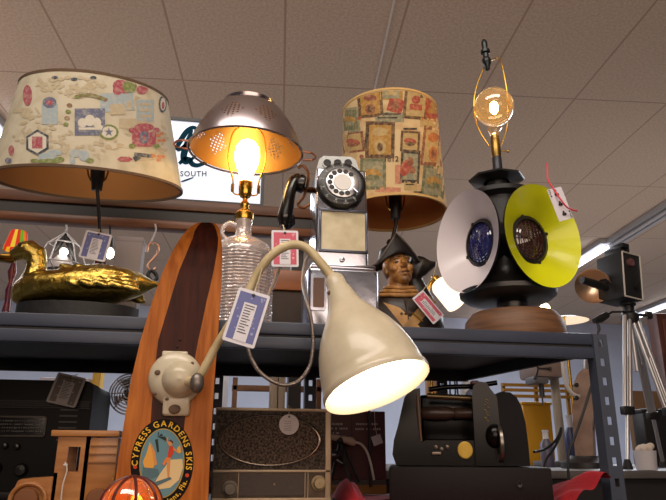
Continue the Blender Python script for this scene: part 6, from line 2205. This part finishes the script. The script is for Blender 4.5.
# dark bowls, orange board and funnel peeping over the black machine
def small_stool(px, label):
    Yk = 2.5
    s = S(P(px, 385, Yk))
    t = thing('footed_bowl', label, 'ornament', (XAT(px, 385, Yk), Yk, ZK), 'dark ornaments behind the machine')
    A = Matrix.Translation((XAT(px, 385, Yk), Yk, 0))
    z = lambda py: ZAT(py, px, Yk)
    b = MB(); b.lathe([(.001, z(381)), (5*s, z(381)), (7*s, z(377)), (6*s, z(373)), (3*s, z(370)), (.001, z(369))], A, 20); b.build('bowl', BLACKM, t)
    for k in range(3):
        a = 2*PI*k/3+.4
        b = MB(); b.tube([A @ Vector((4*s*cos(a), 4*s*sin(a), z(379))), A @ Vector((7*s*cos(a), 7*s*sin(a), ZK+.001))], .9*s, 8); b.build('leg', BLACKM, t)
small_stool(441, 'dark three-legged bowl ornament left behind the black machine top rail')
small_stool(454, 'dark three-legged bowl ornament nearer the white funnel behind black machine')
b = MB()
Yk = 2.45; s = S(P(467, 385, Yk)); z = lambda py: ZAT(py, 465, Yk)
b.lathe([(.001, ZK+.001), (8*s, ZK+.001), (8*s, z(400)), (6.5*s, z(386)), (2.2*s, z(379)), (1.6*s, z(370)), (.001, z(369.5))], Matrix.Translation((XAT(467, 385, Yk), Yk, 0)), 28)
tag(b.build('white_funnel', mat('funnel_white', (186, 190, 198), .4)), 'white funnel-shaped vessel above the black machine rail', 'vessel')
b = MB()
Yk = 2.4
b.b2((XAT(427, 380, Yk), Yk, ZK+.001), (XAT(436, 380, Yk), Yk+.03, ZAT(365, 431, Yk)), 0, .002)
tag(b.build('orange_board', mat('board_orange', (176, 124, 76), .6)), 'narrow orange-brown upright board right of the spotlight shade', 'board')
b = MB()
Yk = 3.4
b.b2((XAT(40, 376, Yk), Yk, 0.001), (XAT(90, 376, Yk), Yk+.3, ZAT(377.5, 60, Yk)), 0, .004)
tag(b.build('white_chest', mat('chest_white', (180, 176, 186), .5)), 'white storage chest glimpsed over the large black radio', 'chest')
b = MB()
Yk = 3.4
b.b2((XAT(92.5, 376, Yk), Yk, 0.001), (XAT(101, 376, Yk), Yk+.1, ZAT(368, 60, Yk)), 0, .004)
tag(b.build('yellow_canister', mat('canister_yellow', (206, 160, 40), .5)), 'yellow canister glimpsed between the black radio and the fan', 'canister')

# ---------------------------------------------------------------- light
w = bpy.data.worlds.new('world'); SC.world = w; w.use_nodes = True
w.node_tree.nodes['Background'].inputs[0].default_value = (1, .92, .86, 1)
w.node_tree.nodes['Background'].inputs[1].default_value = .10
def area(name, loc, target, size, power, col):
    d = bpy.data.lights.new(name, 'AREA'); d.shape = 'RECTANGLE'; d.size, d.size_y = size; d.energy = power; d.color = col
    o = bpy.data.objects.new(name, d); COL.objects.link(o); o.location = loc
    o.rotation_euler = (Vector(target)-Vector(loc)).to_track_quat('-Z', 'Y').to_euler()
    return o
area('store_light', (-.2, .1, ZCEIL-.12), (0.2, 1.2, 1.4), (2.6, .9), 52, (1, .90, .80))
area('store_light', (-.6, -2.6, ZCEIL-.12), (0.1, 0, 1.4), (3.0, 1.2), 24, (1, .90, .80))
area('store_light', (4.0, 5.0, ZCEIL-.2), (3.6, 5.2, 0), (2.5, 3), 270, (.86, .92, 1))
area('store_light', (-1.5, 5.5, ZCEIL-.2), (-1.5, 5.7, 0), (4, 2), 180, (.9, .94, 1))
area('ceiling_fill_light', (.3, -.8, 1.9), (.6, 1.0, ZCEIL), (2.4, 1.0), 25, (1, .76, .60))  # unseen upward fill added to brighten the near ceiling, no real fixture
area('ceiling_fill_light', (-2.2, 3.6, 2.0), (-1.8, 3.8, ZCEIL), (2.0, 2.0), 12, (1, .84, .74))  # same kind of added fill, for the far left ceiling
area('ceiling_fill_light', (3.4, 4.6, 1.9), (3.4, 4.8, ZCEIL), (2.4, 2.4), 7, (1, .93, .9))  # same kind of added fill, for the far right ceiling
SC.view_settings.view_transform = 'Standard'
SC.view_settings.look = 'None'
SC.view_settings.exposure = 0
